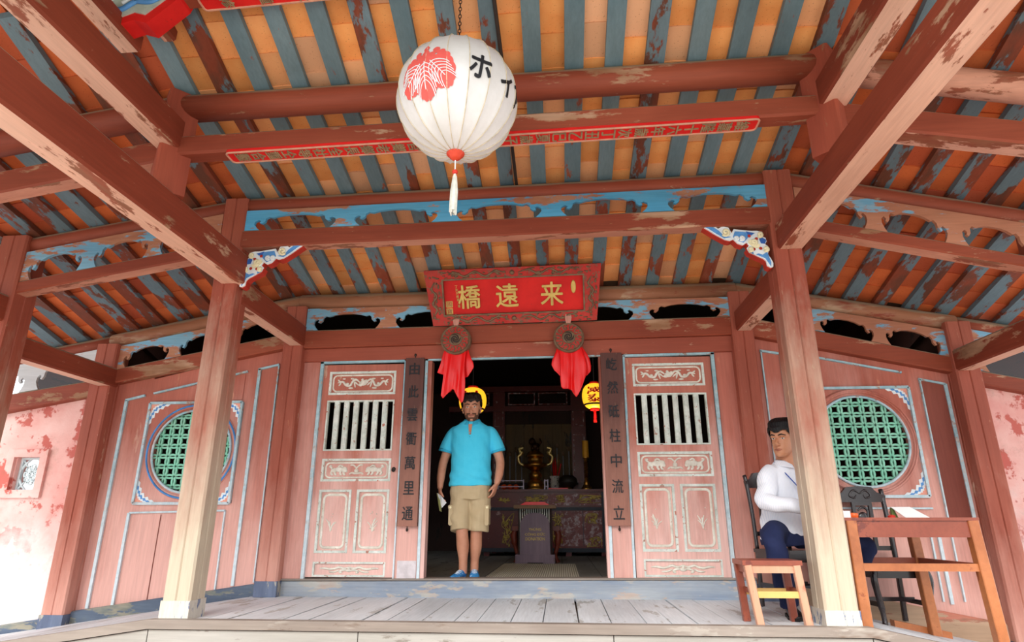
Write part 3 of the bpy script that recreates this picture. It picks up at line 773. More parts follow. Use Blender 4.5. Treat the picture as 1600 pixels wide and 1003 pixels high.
def door_leaf(name, x0, x1, z0, z1, xa, xb, top, bars, mid, low, foot, trims, kinds, hang_bar):
    y = -0.006
    d = MB().box(x0, xa, y, y+0.045, z0, z1).build(name, 'door'); struct(d)
    MB().box(xb, x1, y, y+0.045, z0, z1).build('stile', 'door', d)
    zs = [z0, foot[0], foot[1], low[0], low[1], mid[0], mid[1], bars[0], bars[1], top[0], top[1], z1]
    for i in range(0, 12, 2):
        MB().box(xa, xb, y, y+0.045, zs[i], zs[i+1]).build('rail', 'door', d)
    xm = (xa+xb)/2
    MB().box(xm-0.026, xm+0.026, y, y+0.045, low[0], low[1]).build('stile', 'door', d)
    panel(d, xa, xb, top[0], top[1], y+0.008, 0.022, trims, kinds[0])
    panel(d, xa, xb, mid[0], mid[1], y+0.008, 0.022, trims, 'lions')
    panel(d, xa, xm-0.026, low[0], low[1], y+0.008, 0.022, trims if trims != 'whitetrim' else 'whitetrim', kinds[1], bw=0.012, inset=0.05)
    panel(d, xm+0.026, xb, low[0], low[1], y+0.008, 0.022, trims, kinds[2], bw=0.012, inset=0.05)
    panel(d, xa, xb, foot[0], foot[1], y+0.008, 0.016, 'whitetrim', 'bat', border=False, inset=0.01)
    n = 7; p = (xb-xa)/n
    frame_mb(xa, xb, bars[0], bars[1], 0.014, y-0.01, y+0.035).build('bar_frame', 'whitetrim', d)
    for k in range(1, n):
        bx = xa+p*k
        m = MB(); h = 0.024
        m.yprism([(bx-h, y+0.034), (bx-h, y+0.002), (bx-0.006, y-0.008), (bx+0.006, y-0.008), (bx+h, y+0.002), (bx+h, y+0.034)], bars[0]+0.014, bars[1]-0.014)
        m.build('bar', 'whitetrim', d)
    if hang_bar:
        m = MB(); m.lathe([(0.018, 0), (0.02, 0.006), (0.008, 0.012)], 12, (-1.125, y-0.002, 1.106), axis='y')
        m.tube([(-1.125+0.016*math.cos(a), y-0.016, 1.098+0.016*math.sin(a)) for a in [i*math.pi/6 for i in range(13)]], 0.004, 6)
        m.build('ring_pull', 'iron', d)
    return d
door_leaf('door_1', -1.89, -1.082, 0.158, 2.125, -1.825, -1.155, (1.822, 2.056), (1.280, 1.766), (0.996, 1.206), (0.362, 0.922), (0.162, 0.288), 'whitetrim', ('bird', 'orchid', 'plum'), True)
door_leaf('door_2', 1.082, 1.892, 0.170, 2.145, 1.150, 1.825, (1.862, 2.084), (1.310, 1.792), (1.026, 1.248), (0.384, 0.960), (0.178, 0.322), 'whitetrim', ('bird', 'grass', 'reed'), False)

# couplet boards with carved characters
def couplet(label, x0, x1, z0, z1, text, tilt):
    o = thing('couplet_board', label, 'signboard', ((x0+x1)/2, -0.06, z0), group='couplet boards beside the doorway')
    MB().box(x0, x1, -0.062, -0.014, z0, z1).build('board', 'dark_wood', o)
    xm = (x0+x1)/2; n = len(text); p = (z1-z0)/n
    for k, ch in enumerate(text):
        b = MB(); z = z1-p*(k+0.5)
        put_text(b, ch, (xm, -0.062, z), 1, bold=0.008, depth=0.006, fit=(0.098, 0.118))
        b.build('character', 'ink', o)
    for z in (z1+0.03, z0-0.03):
        b = MB(); b.ball((xm, -0.05, z), (0.012, 0.014, 0.016), 8, 6); b.tube([(xm, -0.05, z), (xm, -0.045, z-0.03 if z > z1 else z+0.03)], 0.005, 6)
        b.build('hook', 'iron', o)
couplet('tall dark couplet board left of the doorway, by the man in turquoise', -1.052, -0.870, 0.594, 2.171, '由此雲衢萬里通', 0)
couplet('tall dark couplet board right of the doorway, by the right carved door', 0.850, 1.050, 0.600, 2.184, '屹然砥柱中流立', 0)

# ------------------------------------------------------------------ end bays with round windows
def lattice_window(name, cx, cz, rl, ring_r, bx0, bx1, bz0, bz1, seed, deck_ring):
    """square panel with a round opening, jade lattice strips and painted corner clouds"""
    n = 40
    w = MB()
    # board with a round hole: wedge between circle and square
    pts = []
    for k in range(n):
        a = 2*math.pi*k/n; ca, sa = math.cos(a), math.sin(a)
        s = min((bx1-cx)/ca if ca > 1e-6 else 9, (bx0-cx)/ca if ca < -1e-6 else 9, (bz1-cz)/sa if sa > 1e-6 else 9, (bz0-cz)/sa if sa < -1e-6 else 9)
        pts.append(((cx+rl*ca, cz+rl*sa), (cx+s*ca, cz+s*sa)))
    vs = []; fs = []
    for (i, o_) in pts: vs += [(i[0], 0.0, i[1]), (o_[0], 0.0, o_[1]), (i[0], 0.05, i[1]), (o_[0], 0.05, o_[1])]
    for k in range(n):
        a, b = 4*k, 4*((k+1) % n)
        fs += [(a, b, b+1, a+1), (a+2, a+3, b+3, b+2), (a, a+2, b+2, b), (a+1, b+1, b+3, a+3)]
    w.add(vs, fs)
    win = w.build(name, 'wall'); struct(win)
    cor = [(bx0, bz0), (bx1, bz0), (bx1, bz1), (bx0, bz1)]
    for i in range(4):
        part_strip('molding', 'bluetrim', win, *cor[i], *cor[(i+1) % 4], 0.024, -0.026, 0.004)
    r1 = MB(); r1.tube([(cx+rl*math.cos(2*math.pi*k/48), -0.008, cz+rl*math.sin(2*math.pi*k/48)) for k in range(49)], 0.012, 6)
    r1.build('ring', 'bluetrim', win, smooth=True)
    r2 = MB(); r2.lathe([(ring_r-0.03, 0.0), (ring_r-0.02, 0.014), (ring_r+0.012, 0.014), (ring_r+0.018, 0.0)], 56, (cx, 0, cz), axis='y', cap=False)
    r2.build('ring', 'wall', win)
    r3 = MB(); r3.tube([(cx+ring_r*math.cos(2*math.pi*k/56), -0.014, cz+ring_r*math.sin(2*math.pi*k/56)) for k in range(57)], 0.010, 6)
    r3.build('ring', 'blue_ring' if deck_ring else 'wall', win, smooth=True)
    # lattice: strips of linked lens shapes
    p = 0.0965; y0, y1 = 0.012, 0.03
    def lens(mb, a, b, vertical, y0, y1):
        l = 0.5*p; wd = 0.0125; hole = 0.0062; m = 6
        outer = [(l*(-1+2*k/m), wd*math.sin(math.pi*k/m)+0.0115) for k in range(m+1)]
        inner = [(l*0.62*(-1+2*k/m), hole*math.sin(math.pi*k/m)) for k in range(m+1)]
        for s in (-1, 1):
            vs = []
            for (u, v), (u2, v2) in zip(outer, inner):
                for (q, r_) in ((u, s*v), (u2, s*v2)):
                    P = (b+r_, a+q) if vertical else (a+q, b+r_)
                    vs.append(P)
            k = len(vs)
            vv = [(x, y0, z) for x, z in vs]+[(x, y1, z) for x, z in vs]
            fs = []
            for i in range(0, k-2, 2):
                fs += [(i, i+2, i+3, i+1), (i+k, i+1+k, i+3+k, i+2+k), (i, i+k, i+2+k, i+2), (i+1, i+3, i+3+k, i+1+k)]
            mb.add(vv, fs)
    nn = int(rl/p)+1
    for vert in (False, True):
        for i in range(-nn, nn+1):
            b = MB(); off = (i+0.5)*p
            if abs(off) > rl: continue
            for j in range(-nn, nn+1):
                along = j*p
                if math.hypot(off, abs(along)) < rl+0.01:
                    lens(b, (cz if vert else cx)+along, (cx if vert else cz)+off, vert, y0-(0.003 if vert else 0), y1-(0.003 if vert else 0))
            if b.v: b.build('slat', 'green', win)
    # corner clouds
    for sx, sz, X, Z in ((-1, 1, bx0, bz1), (1, 1, bx1, bz1), (-1, -1, bx0, bz0), (1, -1, bx1, bz0)):
        o = MB()
        def corner(sc, y, mi):
            q = [(0, 0), (0.19, 0), (0.165, 0.022), (0.135, 0.02), (0.12, 0.05), (0.085, 0.045), (0.075, 0.085), (0.045, 0.085), (0.045, 0.13), (0.02, 0.14), (0.018, 0.185), (0, 0.20)]
            o.prism([(X-sx*(0.012+a*sc), Z-sz*(0.012+b*sc)) for a, b in q], y, 0.0, mi)
        corner(1.0, -0.004, 0); corner(0.78, -0.006, 1); corner(0.6, -0.008, 2); corner(0.42, -0.010, 3)
        o.build('corner_cloud', ['orn_white', 'orn_blue', 'orn_white', 'orn_pink'], win)
    return win
lattice_window('window_1', -3.145, 1.292, 0.395, 0.445, -3.64, -2.690, 0.800, 1.765, 1, True)
lattice_window('window_2', 3.170, 1.330, 0.405, 0.465, 2.680, 3.650, 0.845, 1.815, 2, False)
dark_room = M['dark_timber']
# left end bay
wl = MB().box(-4.03, -3.66, 0.004, 0.05, -0.30, 2.05).build('wall_left', 'wall'); struct(wl)
MB().prism([(-3.66, 1.765), (-2.675, 1.765), (-2.675, 2.235), (-3.66, 2.015)], 0.004, 0.05).build('panel', 'wall', wl)
MB().prism([(-3.66, -0.24), (-2.675, -0.10), (-2.675, 0.80), (-3.66, 0.80)], 0.004, 0.05).build('panel', 'wall', wl)
MB().prism([(-2.675, -0.10), (-2.29, -0.04), (-2.29, 2.31), (-2.675, 2.235)], 0.004, 0.05).build('panel', 'wall', wl)
for x0, z0, x1, z1, w in ((-3.905, -0.12, -3.905, 1.80, 0.028), (-3.915, 1.800, -3.72, 1.845, 0.022), (-3.63, 1.865, -2.68, 2.075, 0.018),
                          (-3.66, 0.715, -2.72, 0.735, 0.016), (-3.665, -0.14, -3.665, 0.715, 0.026), (-2.715, 0.02, -2.72, 0.735, 0.012),
                          (-2.555, 0.08, -2.555, 2.10, 0.028), (-2.565, 2.095, -2.36, 2.140, 0.020), (-2.36, 0.11, -2.36, 2.135, 0.012)):
    part_strip('molding', 'bluetrim', wl, x0, z0, x1, z1, w, -0.016, 0.006)
MB().prism([(-3.60, 1.79), (-2.70, 1.79), (-2.70, 2.05), (-3.60, 1.85)], -0.004, 0.006).build('molding', 'wall', wl)
for x in (-3.35, -3.02): MB().box(x-0.003, x+0.003, -0.001, 0.006, -0.18, 0.70).build('groove', 'wall_dark', wl)
# right end bay
wr = MB().prism([(2.29, -0.02), (2.665, -0.10), (2.665, 2.25), (2.29, 2.34)], 0.004, 0.05).build('wall_right', 'wall'); struct(wr)
MB().prism([(2.665, 1.815), (3.665, 1.815), (3.665, 2.03), (2.665, 2.25)], 0.004, 0.05).build('panel', 'wall', wr)
MB().prism([(2.665, -0.08), (3.665, -0.30), (3.665, 0.845), (2.665, 0.845)], 0.004, 0.05).build('panel', 'wall', wr)
MB().prism([(3.665, -0.28), (4.04, -0.36), (4.04, 1.945), (3.665, 2.03)], 0.004, 0.05).build('panel', 'wall', wr)
MB().prism([(3.78, 0.60), (3.975, 0.60), (3.975, 1.83), (3.78, 1.88)], -0.004, 0.01).build('panel', 'wall_dark', wr)
for x0, z0, x1, z1, w in ((2.375, 0.0, 2.375, 2.19, 0.012), (2.365, 2.19, 2.56, 2.155, 0.020), (2.555, -0.02, 2.555, 2.155, 0.028),
                          (2.68, 2.155, 3.62, 1.955, 0.018), (3.77, 0.0, 3.77, 1.89, 0.012), (3.76, 1.89, 3.985, 1.84, 0.018), (3.985, -0.10, 3.985, 1.84, 0.028),
                          (2.72, 0.75, 3.66, 0.745, 0.016), (3.665, -0.02, 3.665, 0.60, 0.026), (3.60, -0.0, 3.60, 0.62, 0.014)):
    part_strip('molding', 'bluetrim', wr, x0, z0, x1, z1, w, -0.016, 0.006)
for x in (2.98, 3.3): MB().box(x-0.003, x+0.003, -0.001, 0.006, -0.1, 0.72).build('groove', 'wall_dark', wr)
# pink plaster walls beyond, the left one with a small openwork window
def plaster_wall(name, polys):
    o = None
    for p in polys:
        b = MB().prism(p, 0.0, 0.14)
        if o is None: o = struct(b.build(name, 'plaster'))
        else: b.build('wall_section', 'plaster', o)
    return o
pl = plaster_wall('wall_left', [[(-4.66, -0.5), (-4.22, -0.3), (-4.22, 1.87), (-4.66, 1.80)], [(-5.6, -0.6), (-4.93, -0.5), (-4.93, 1.76), (-5.6, 1.66)],
                               [(-4.93, -0.6), (-4.66, -0.5), (-4.66, 0.915), (-4.93, 0.915)], [(-4.93, 1.245), (-4.66, 1.245), (-4.66, 1.80), (-4.93, 1.76)]])
pr = plaster_wall('wall_right', [[(4.22, -0.5), (5.6, -0.9), (5.6, 1.55), (4.22, 1.86)]])
fr = MB(); frame_mb(-5.02, -4.60, 0.855, 1.318, 0.075, -0.03, 0.0, fr)
win3 = fr.build('window_3', 'plaster'); struct(win3)
lt = plain('pale_glazed_tile', (206, 222, 226), 0.4, 0, 0.1, 20)
cx, cz = -4.795, 1.08
flower = MB()
for k in range(8):
    a = 2*math.pi*k/8
    flower.tube([(cx+0.05*math.cos(a)+0.032*math.cos(t), 0.06, cz+0.06*math.sin(a)+0.036*math.sin(t)) for t in [2*math.pi*i/12 for i in range(13)]], 0.010, 6)
flower.build('tracery', lt, win3, smooth=True)
for dx, dz in ((-1, -1), (1, -1), (-1, 1), (1, 1)):
    m = MB(); m.tube([(cx+dx*0.135, 0.06, cz+dz*0.02), (cx+dx*0.09, 0.06, cz+dz*0.10), (cx+dx*0.02, 0.06, cz+dz*0.165)], 0.012, 6)
    m.tube([(cx+dx*0.135, 0.06, cz+dz*0.165), (cx+dx*0.05, 0.06, cz+dz*0.06)], 0.010, 6)
    m.build('tracery', lt, win3, smooth=True)
frame_mb(-4.93, -4.66, 0.915, 1.245, 0.022, 0.045, 0.075).build('tile_rim', lt, win3)

# ------------------------------------------------------------------ the shrine room behind
RX = 4.2
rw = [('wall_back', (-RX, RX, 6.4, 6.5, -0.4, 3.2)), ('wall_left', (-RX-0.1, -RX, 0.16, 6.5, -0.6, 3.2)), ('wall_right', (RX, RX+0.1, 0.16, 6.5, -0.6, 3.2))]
for nme, a in rw: struct(MB().box(*a).build(nme, 'dark_timber'))
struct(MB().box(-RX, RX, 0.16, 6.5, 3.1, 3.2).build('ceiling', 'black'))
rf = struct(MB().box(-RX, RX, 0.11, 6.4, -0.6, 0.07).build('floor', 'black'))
x = -2.2
while x < 2.2:
    w = rnd.uniform(0.3, 0.42)
    MB().box(x+0.004, x+w-0.004, 0.11, 6.3, 0.07, FLOOR).build('plank', 'floor_in', rf); x += w
# ------------------------------------------------------------------ writing on the beams
def rounded_slab(x0, x1, z0, z1, r, y0, y1):
    return MB().prism(round_rect(x0, x1, z0, z1, r)[:-1], y0, y1)
# long inscription: a red tablet set on the lower edge of the beam, its characters read from right to left, tops to the right
def tablet(parent, x0, z0, x1, z1, y, text, h, csize, tilt):
    """x0,z0 .. x1,z1 centre line; the face leans down towards the aisle"""
    dx, dz = x1-x0, z1-z0; L = math.hypot(dx, dz)
    ux, uz = dx/L, dz/L
    ct, st = math.cos(tilt), math.sin(tilt)
    def P(p):   # local (u along, d out of the face, v up) -> world
        u, d, v = p
        return (x0+ux*u-uz*v*ct, y+d*ct-v*st, z0+uz*u+ux*v*ct+d*st)
    def put(mb):
        mb.v = [P((a, b, c)) for a, b, c in mb.v]; return mb
    m = put(rounded_slab(0, L, -h/2, h/2, h*0.22, -0.012, 0.012)); t = m.build('tablet', 'red', parent)
    e = MB(); rr = round_rect(0.004, L-0.004, -h/2+0.004, h/2-0.004, h*0.2)
    e.tube([(p[0], -0.012, p[1]) for p in rr], 0.007, 6); put(e).build('border', 'beam_x_edge', t)
    c = MB(); n = len(text); pz = (L-0.10)/n
    for k, ch in enumerate(text):
        put_text(c, ch, (L-0.05-pz*(k+0.5), -0.012, 0), 1, bold=0.012, depth=0.005, fit=(csize, csize), rot=0)
        m0 = 5*len(text_mesh(ch, 0.0, 0.02)[0])
        cx_ = L-0.05-pz*(k+0.5)
        for i in range(len(c.v)-m0, len(c.v)):          # turn the character so its top points right
            X, Y_, Z = c.v[i]; c.v[i] = (cx_+Z, Y_, -(X-cx_))
    put(c).build('lettering', 'gilt', t)
    return t
M['beam_x_edge'] = plain('tablet_edge', (196, 140, 116), 0.6, 0, 0.15, 14)
tablet(insc, -1.735, 2.972, 1.745, 3.050, SY-0.005, '維嘉隆十六年歲次丁丑乙巳夏歲子日吉明鄉鄉官鄉老鄉長全社等仝重合鑿', 0.125, 0.088, math.pi/2)
tablet(ridge, -1.66, 3.612, 1.72, 3.750, -3.08, '歲次丁丑孟春月吉日明鄉社重修', 0.10, 0.075, math.pi/2)

# ------------------------------------------------------------------ the name board over the doorway
pq = thing('name_board', 'large red name board with gold characters leaning out over the doorway', 'signboard', (0.025, -0.105, 2.50), (R(27), R(-0.9), 0))
W_, H_ = 0.845, 0.545
def build_l(mb, name, mat, parent, **k): return mb.build(name, mat, parent, local=True, **k)
build_l(MB().prism([(-0.69, 0.09), (0.69, 0.09), (0.69, 0.455), (-0.69, 0.455)], -0.012, 0.02), 'field', 'red', pq)
for nme, poly in (('frame_rail', [(-0.80, 0.0), (0.80, 0.0), (0.69, 0.10), (-0.69, 0.10)]), ('frame_rail', [(-0.86, H_), (-0.69, H_-0.10), (0.69, H_-0.10), (0.855, H_)]),
                  ('frame_stile', [(-0.80, 0.0), (-0.69, 0.10), (-0.69, H_-0.10), (-0.86, H_)]), ('frame_stile', [(0.80, 0.0), (0.855, H_), (0.69, H_-0.10), (0.69, 0.10)])):
    fr = build_l(MB().prism(poly, -0.05, 0.025), nme, 'old_red', pq)
    xs = [p[0] for p in poly]; zs = [p[1] for p in poly]
    c = MB(); q = random.Random(int(sum(zs)*1000)+len(nme))
    if nme == 'frame_rail':
        z = (min(zs)+max(zs))/2
        for s in (-1, 1):
            relief(c, wave([(s*a, z+b) for a, b in ((0.06, 0.0), (0.16, 0.022), (0.26, -0.022), (0.36, 0.024), (0.46, -0.018), (0.55, 0.02), (0.62, 0.0))]), -0.052, 0.010)
            for k in range(34): c.ball((s*q.uniform(0.06, 0.76), -0.05, z+q.uniform(-0.040, 0.040)), (q.uniform(.010, .026), .009, q.uniform(.005, .011)), 7, 5)
        c.lathe([(0.024, 0), (0.018, 0.012), (0.004, 0.014)], 12, (0, -0.05, z), axis='y')
    else:
        x = sum(xs)/4
        relief(c, wave([(x-0.02+b, a) for a, b in ((0.10, 0), (0.16, 0.03), (0.22, -0.01), (0.29, 0.035), (0.36, -0.01), (0.43, 0.02))]), -0.052, 0.010)
        for k in range(26): c.ball((x+q.uniform(-0.045, 0.045), -0.05, q.uniform(0.06, 0.48)), (q.uniform(.006, .013), .009, q.uniform(.009, .022)), 7, 5)
    build_l(c, 'dragon_carving', 'gilt_brown', fr, smooth=True)
build_l(frame_mb(-0.69, 0.69, 0.09, 0.455, 0.014, -0.055, -0.01), 'inner_molding', 'gilt_brown', pq)
for ch, x in (('來', 0.375), ('遠', -0.06), ('橋', -0.43)):
    ch = '来' if ch == '來' else ch
    build_l(put_text(MB(), ch, (x, -0.014, 0.272), 1, bold=0.014, depth=0.014, fit=(0.215, 0.225)), 'character', 'gold', pq)
sm = MB()
for k, ch in enumerate('丁亥天縱道人題'): put_text(sm, ch, (-0.555+k*0.003, -0.013, 0.375-k*0.032), 1, bold=0.01, depth=0.004, fit=(0.024, 0.026))
build_l(sm, 'lettering', 'gold', pq)
o = MB(); o.lathe([(0.001, 0.008), (0.03, 0.006), (0.034, 0.0)], 18, (0, 0, 0), axis='y'); o.v = [(0.585+x*0.75, -0.013+y, 0.33+z*1.9) for x, y, z in o.v]
build_l(o, 'oval_seal', 'gold', pq)
for z, s in ((0.205, '國'), (0.135, '寶')):
    st = build_l(rounded_slab(-0.665, -0.60, z-0.03, z+0.03, 0.004, -0.018, -0.01), 'square_seal', 'gold', pq)
    build_l(put_text(MB(), s, (-0.6325, -0.018, z), 1, bold=0.0, depth=0.002, fit=(0.05, 0.048)), 'lettering', 'old_red', st)

# round discs ("door eyes") with red satin hung behind them
def disc(label, cx, cz, y, r):
    o = thing('door_disc', label, 'carved disc', (cx, y, cz), group='carved discs over the doorway')
    MB().lathe([(r, -0.05), (r, 0.022), (r-0.012, 0.034), (r-0.024, 0.026)], 40, (cx, y, cz), axis='y').build('rim', 'gilt_brown', o, smooth=False)
    MB().lathe([(r-0.02, 0.0), (r-0.022, 0.027), (r*0.45, 0.030), (r*0.44, 0.0)], 40, (cx, y, cz), axis='y').build('plate', 'old_red', o)
    c = MB()
    for k in range(10):
        a = 2*math.pi*k/10; d = r*0.66
        X, Z = cx+d*math.cos(a), cz+d*math.sin(a)
        relief(c, wave([(X+0.028*math.cos(a+t)*s, Z+0.028*math.sin(a+t)*s) for t, s in ((0, 1.0), (1.2, 0.9), (2.6, 0.8), (4.0, 0.6), (5.4, 0.3))], 4), y-0.031, 0.006)
    for k in range(20):
        a = 2*math.pi*(k+.5)/20; c.ball((cx+r*0.80*math.cos(a), y-0.029, cz+r*0.80*math.sin(a)), (0.008, 0.006, 0.008), 6, 4)
    c.build('scroll_ring', 'gilt_brown', o, smooth=True)
    b = MB().lathe([(r*0.43, 0.02), (r*0.43, 0.036), (r*0.34, 0.044), (r*0.05, 0.040)], 28, (cx, y, cz), axis='y').build('boss', 'gilt_brown', o)
    s = MB()
    for t0 in (0, math.pi*2/3, math.pi*4/3):
        relief(s, spiral(cx, cz, 0.006, r*0.33, t0, 0.7, 14), y-0.045, 0.007)
    s.build('swirl', 'iron', b, smooth=True)
    p = MB().prism([(cx-0.02, cz+r-0.01), (cx+0.02, cz+r-0.01), (cx+0.034, cz+r+0.05), (cx+0.02, cz+r+0.10), (cx-0.008, cz+r+0.11), (cx-0.026, cz+r+0.08), (cx-0.03, cz+r+0.04)], y-0.03, y+0.0)
    p.build('peg', 'post_wall', o)
disc('round carved disc over the doorway, above the man in turquoise', -0.545, 2.318, -0.15, 0.148)
disc('round carved disc over the doorway, above the yellow lantern', 0.548, 2.316, -0.15, 0.148)

def cloth(label, cx, z0, outline, seed):
    """gathered satin: outline gives (u, x, z) along the hem; folds deepen downwards"""
    q = random.Random(seed)
    ph = [q.uniform(0, 6.28) for _ in range(4)]
    def layer(hem, ytop, amp):
        us = [h[0] for h in hem]
        def at(u):
            for i in range(len(hem)-1):
                if u <= hem[i+1][0]:
                    f = (u-hem[i][0])/(hem[i+1][0]-hem[i][0]); return [hem[i][j]+(hem[i+1][j]-hem[i][j])*f for j in (1, 2)]
            return list(hem[-1][1:])
        def fn(u, v):
            hx, hz = at(u)
            tx = cx+(u-0.5)*0.20; tz = z0
            g = v**0.75
            x = tx+(hx-tx)*g; z = tz+(hz-tz)*v
            y = ytop+amp*(0.25+v)*(math.sin(u*9.4+ph[0])+0.55*math.sin(u*21+ph[1]+v*2.5)+0.3*math.sin(u*13-v*6+ph[2])) - 0.012*math.sin(v*math.pi)
            x += 0.008*math.sin(v*7+u*11+ph[3])*v
            return (x, y, z)
        return fn
    o = thing('red_satin', label, 'cloth', (cx, -0.10, z0), group='red satin hangings')
    for hem, yt, amp, nm in outline:
        m = MB().grid(layer(hem, yt, amp), 44, 36)
        m.build(nm, 'cloth_red', o, smooth=True, solid=0.003)
cloth('red satin hanging behind the left disc, in front of the turquoise man', -0.545, 2.26, [
    ([(0, -0.720, 2.010), (0.16, -0.665, 1.985), (0.2, -0.660, 1.965), (0.8, -0.455, 1.955), (0.86, -0.435, 1.960), (1, -0.372, 2.055)], -0.105, 0.012, 'upper_fold'),
    ([(0, -0.672, 1.78), (0.08, -0.655, 1.752), (0.45, -0.57, 1.835), (0.55, -0.545, 1.83), (0.8, -0.488, 1.70), (0.9, -0.47, 1.715), (1, -0.452, 1.80)], -0.135, 0.014, 'lower_fold')], 3)
cloth('red satin hanging behind the right disc, beside the yellow lantern', 0.552, 2.26, [
    ([(0, 0.380, 2.06), (0.12, 0.395, 2.01), (0.3, 0.470, 1.93), (0.75, 0.70, 1.95), (0.9, 0.750, 1.99), (1, 0.762, 2.05)], -0.105, 0.012, 'upper_fold'),
    ([(0, 0.468, 1.84), (0.1, 0.478, 1.822), (0.45, 0.57, 1.815), (0.62, 0.600, 1.742), (0.72, 0.62, 1.775), (0.85, 0.665, 1.86), (1, 0.72, 1.97)], -0.135, 0.014, 'lower_fold')], 9)

# ------------------------------------------------------------------ painted cloud brackets under the front beam
BR = [(130, 160), (175, 150), (215, 150), (290, 140), (360, 130), (378, 165), (400, 115), (450, 105), (485, 122), (520, 95), (600, 92), (612, 100), (560, 135), (520, 165), (480, 190), (440, 215), (400, 225), (370, 215),
      (340, 250), (300, 265), (265, 245), (250, 270), (270, 290), (255, 325), (215, 345), (190, 360), (150, 380), (130, 400), (125, 440), (100, 455), (80, 450), (75, 420), (90, 380), (110, 350), (95, 310), (100, 280), (120, 265), (105, 240), (110, 210), (140, 200), (125, 180)]
def bracket(label, x, ztop, s):
    o = thing('cloud_bracket', label, 'bracket', (x, -1.40, ztop), group='painted cloud brackets')
    T = lambda p: (x+s*(p[0]-75)/530*0.49, ztop-(p[1]-92)/363*0.365)
    cx_, cz_ = 230, 225
    sh = lambda k: [T((cx_+(a-cx_)*k, cz_+(b-cz_)*k)) for a, b in BR]
    MB().prism([T(p) for p in BR], -1.435, -1.37).build('back_plate', 'orn_red', o)
    MB().prism([T((p[0]-3, p[1]-6)) for p in BR], -1.447, -1.43).build('outline', 'orn_white', o)
    for pts, mt, yy in (([(190, 165), (290, 150), (350, 145), (370, 190), (330, 225), (290, 240), (262, 215), (240, 190)], 'orn_blue', -1.452),
                        ([(385, 190), (440, 200), (500, 160), (560, 115), (590, 100), (520, 105), (480, 135), (455, 165), (420, 185)], 'orn_blue', -1.452),
                        ([(105, 225), (135, 205), (160, 215), (150, 250), (120, 255)], 'orn_deep', -1.453),
                        ([(200, 165), (260, 150), (250, 175), (215, 182)], 'orn_deep', -1.455),
                        ([(110, 325), (150, 345), (180, 335), (200, 340), (130, 375), (105, 420), (95, 440), (90, 410)], 'orn_blue', -1.452),
                        ([(225, 300), (255, 285), (250, 320), (220, 335)], 'orn_blue', -1.452),
                        ([(160, 265), (240, 215), (255, 240), (210, 290), (175, 290)], 'orn_cream', -1.456)):
        MB().prism([T(p) for p in pts], yy, -1.44).build('cloud', mt, o)
    for cx0, cz0, r, mt in ((425, 150, 34, 'orn_cream'), (150, 180, 22, 'orn_cream'), (115, 300, 20, 'orn_cream'), (205, 240, 26, 'orn_cream'), (240, 300, 18, 'orn_cream'), (300, 205, 20, 'orn_white'), (345, 205, 18, 'orn_white')):
        m = MB(); pts = [T(p) for p in spiral(cx0, cz0, r, 4, 0.6, 1.3, 18)]
        relief(m, pts, -1.455, [0.011]*len(pts)); m.build('scroll', mt, o, smooth=True)
    for a, b in ((160, 295), (185, 215), (240, 190), (295, 205), (215, 300)):
        p = T((a, b)); MB().lathe([(0.013, 0), (0.012, 0.002)], 8, (p[0], -1.456, p[1]), axis='y').build('hollow', 'orn_red', o)
bracket('painted cloud bracket on the left front post under the long beam', -2.085, 2.775, 1)
bracket('painted cloud bracket on the right front post under the long beam', 2.075, 2.815, -1)
# bracket under the ridge
rb = thing('ridge_bracket', 'red and blue swirled bracket under the ridge at the top left', 'bracket', (-2.1, -3.12, 3.42))
RBP = [(-2.24, 3.485), (-2.13, 3.418), (-2.017, 3.455), (-1.931, 3.425), (-1.76, 3.60), (-1.74, 3.66), (-2.24, 3.68)]
MB().prism(RBP, -3.14, -3.02).build('body', 'red', rb)
inner = [(-2.225, 3.515), (-2.12, 3.468), (-2.02, 3.508), (-1.95, 3.485), (-1.81, 3.62), (-1.83, 3.65), (-2.225, 3.66)]
MB().prism(inner, -3.150, -3.13).build('painted_face', plain('ornament_grey', (176, 184, 172), 0.6, 0, 0.15, 12), rb)
m = MB(); p_ = wave([(-2.20, 3.53), (-2.10, 3.525), (-2.03, 3.57), (-1.96, 3.62), (-1.88, 3.60), (-1.93, 3.57), (-2.02, 3.585)]); relief(m, p_, -3.155, [0.020]*len(p_)); m.build('swirl', 'orn_blue', rb, smooth=True)
m = MB(); p_ = wave([(-2.20, 3.59), (-2.13, 3.62), (-2.06, 3.61), (-2.10, 3.57)]); relief(m, p_, -3.155, [0.014]*len(p_)); m.build('swirl', 'orn_white', rb, smooth=True)
m = MB(); m.tube([(0.10, -2.96, 3.67), (0.12, -2.5, 3.49), (0.135, -1.40, 3.255)], 0.013, 8)
tag(m.build('roof_cable', 'iron'), 'dark cable running down under the tiles behind the silk lantern', 'cable')

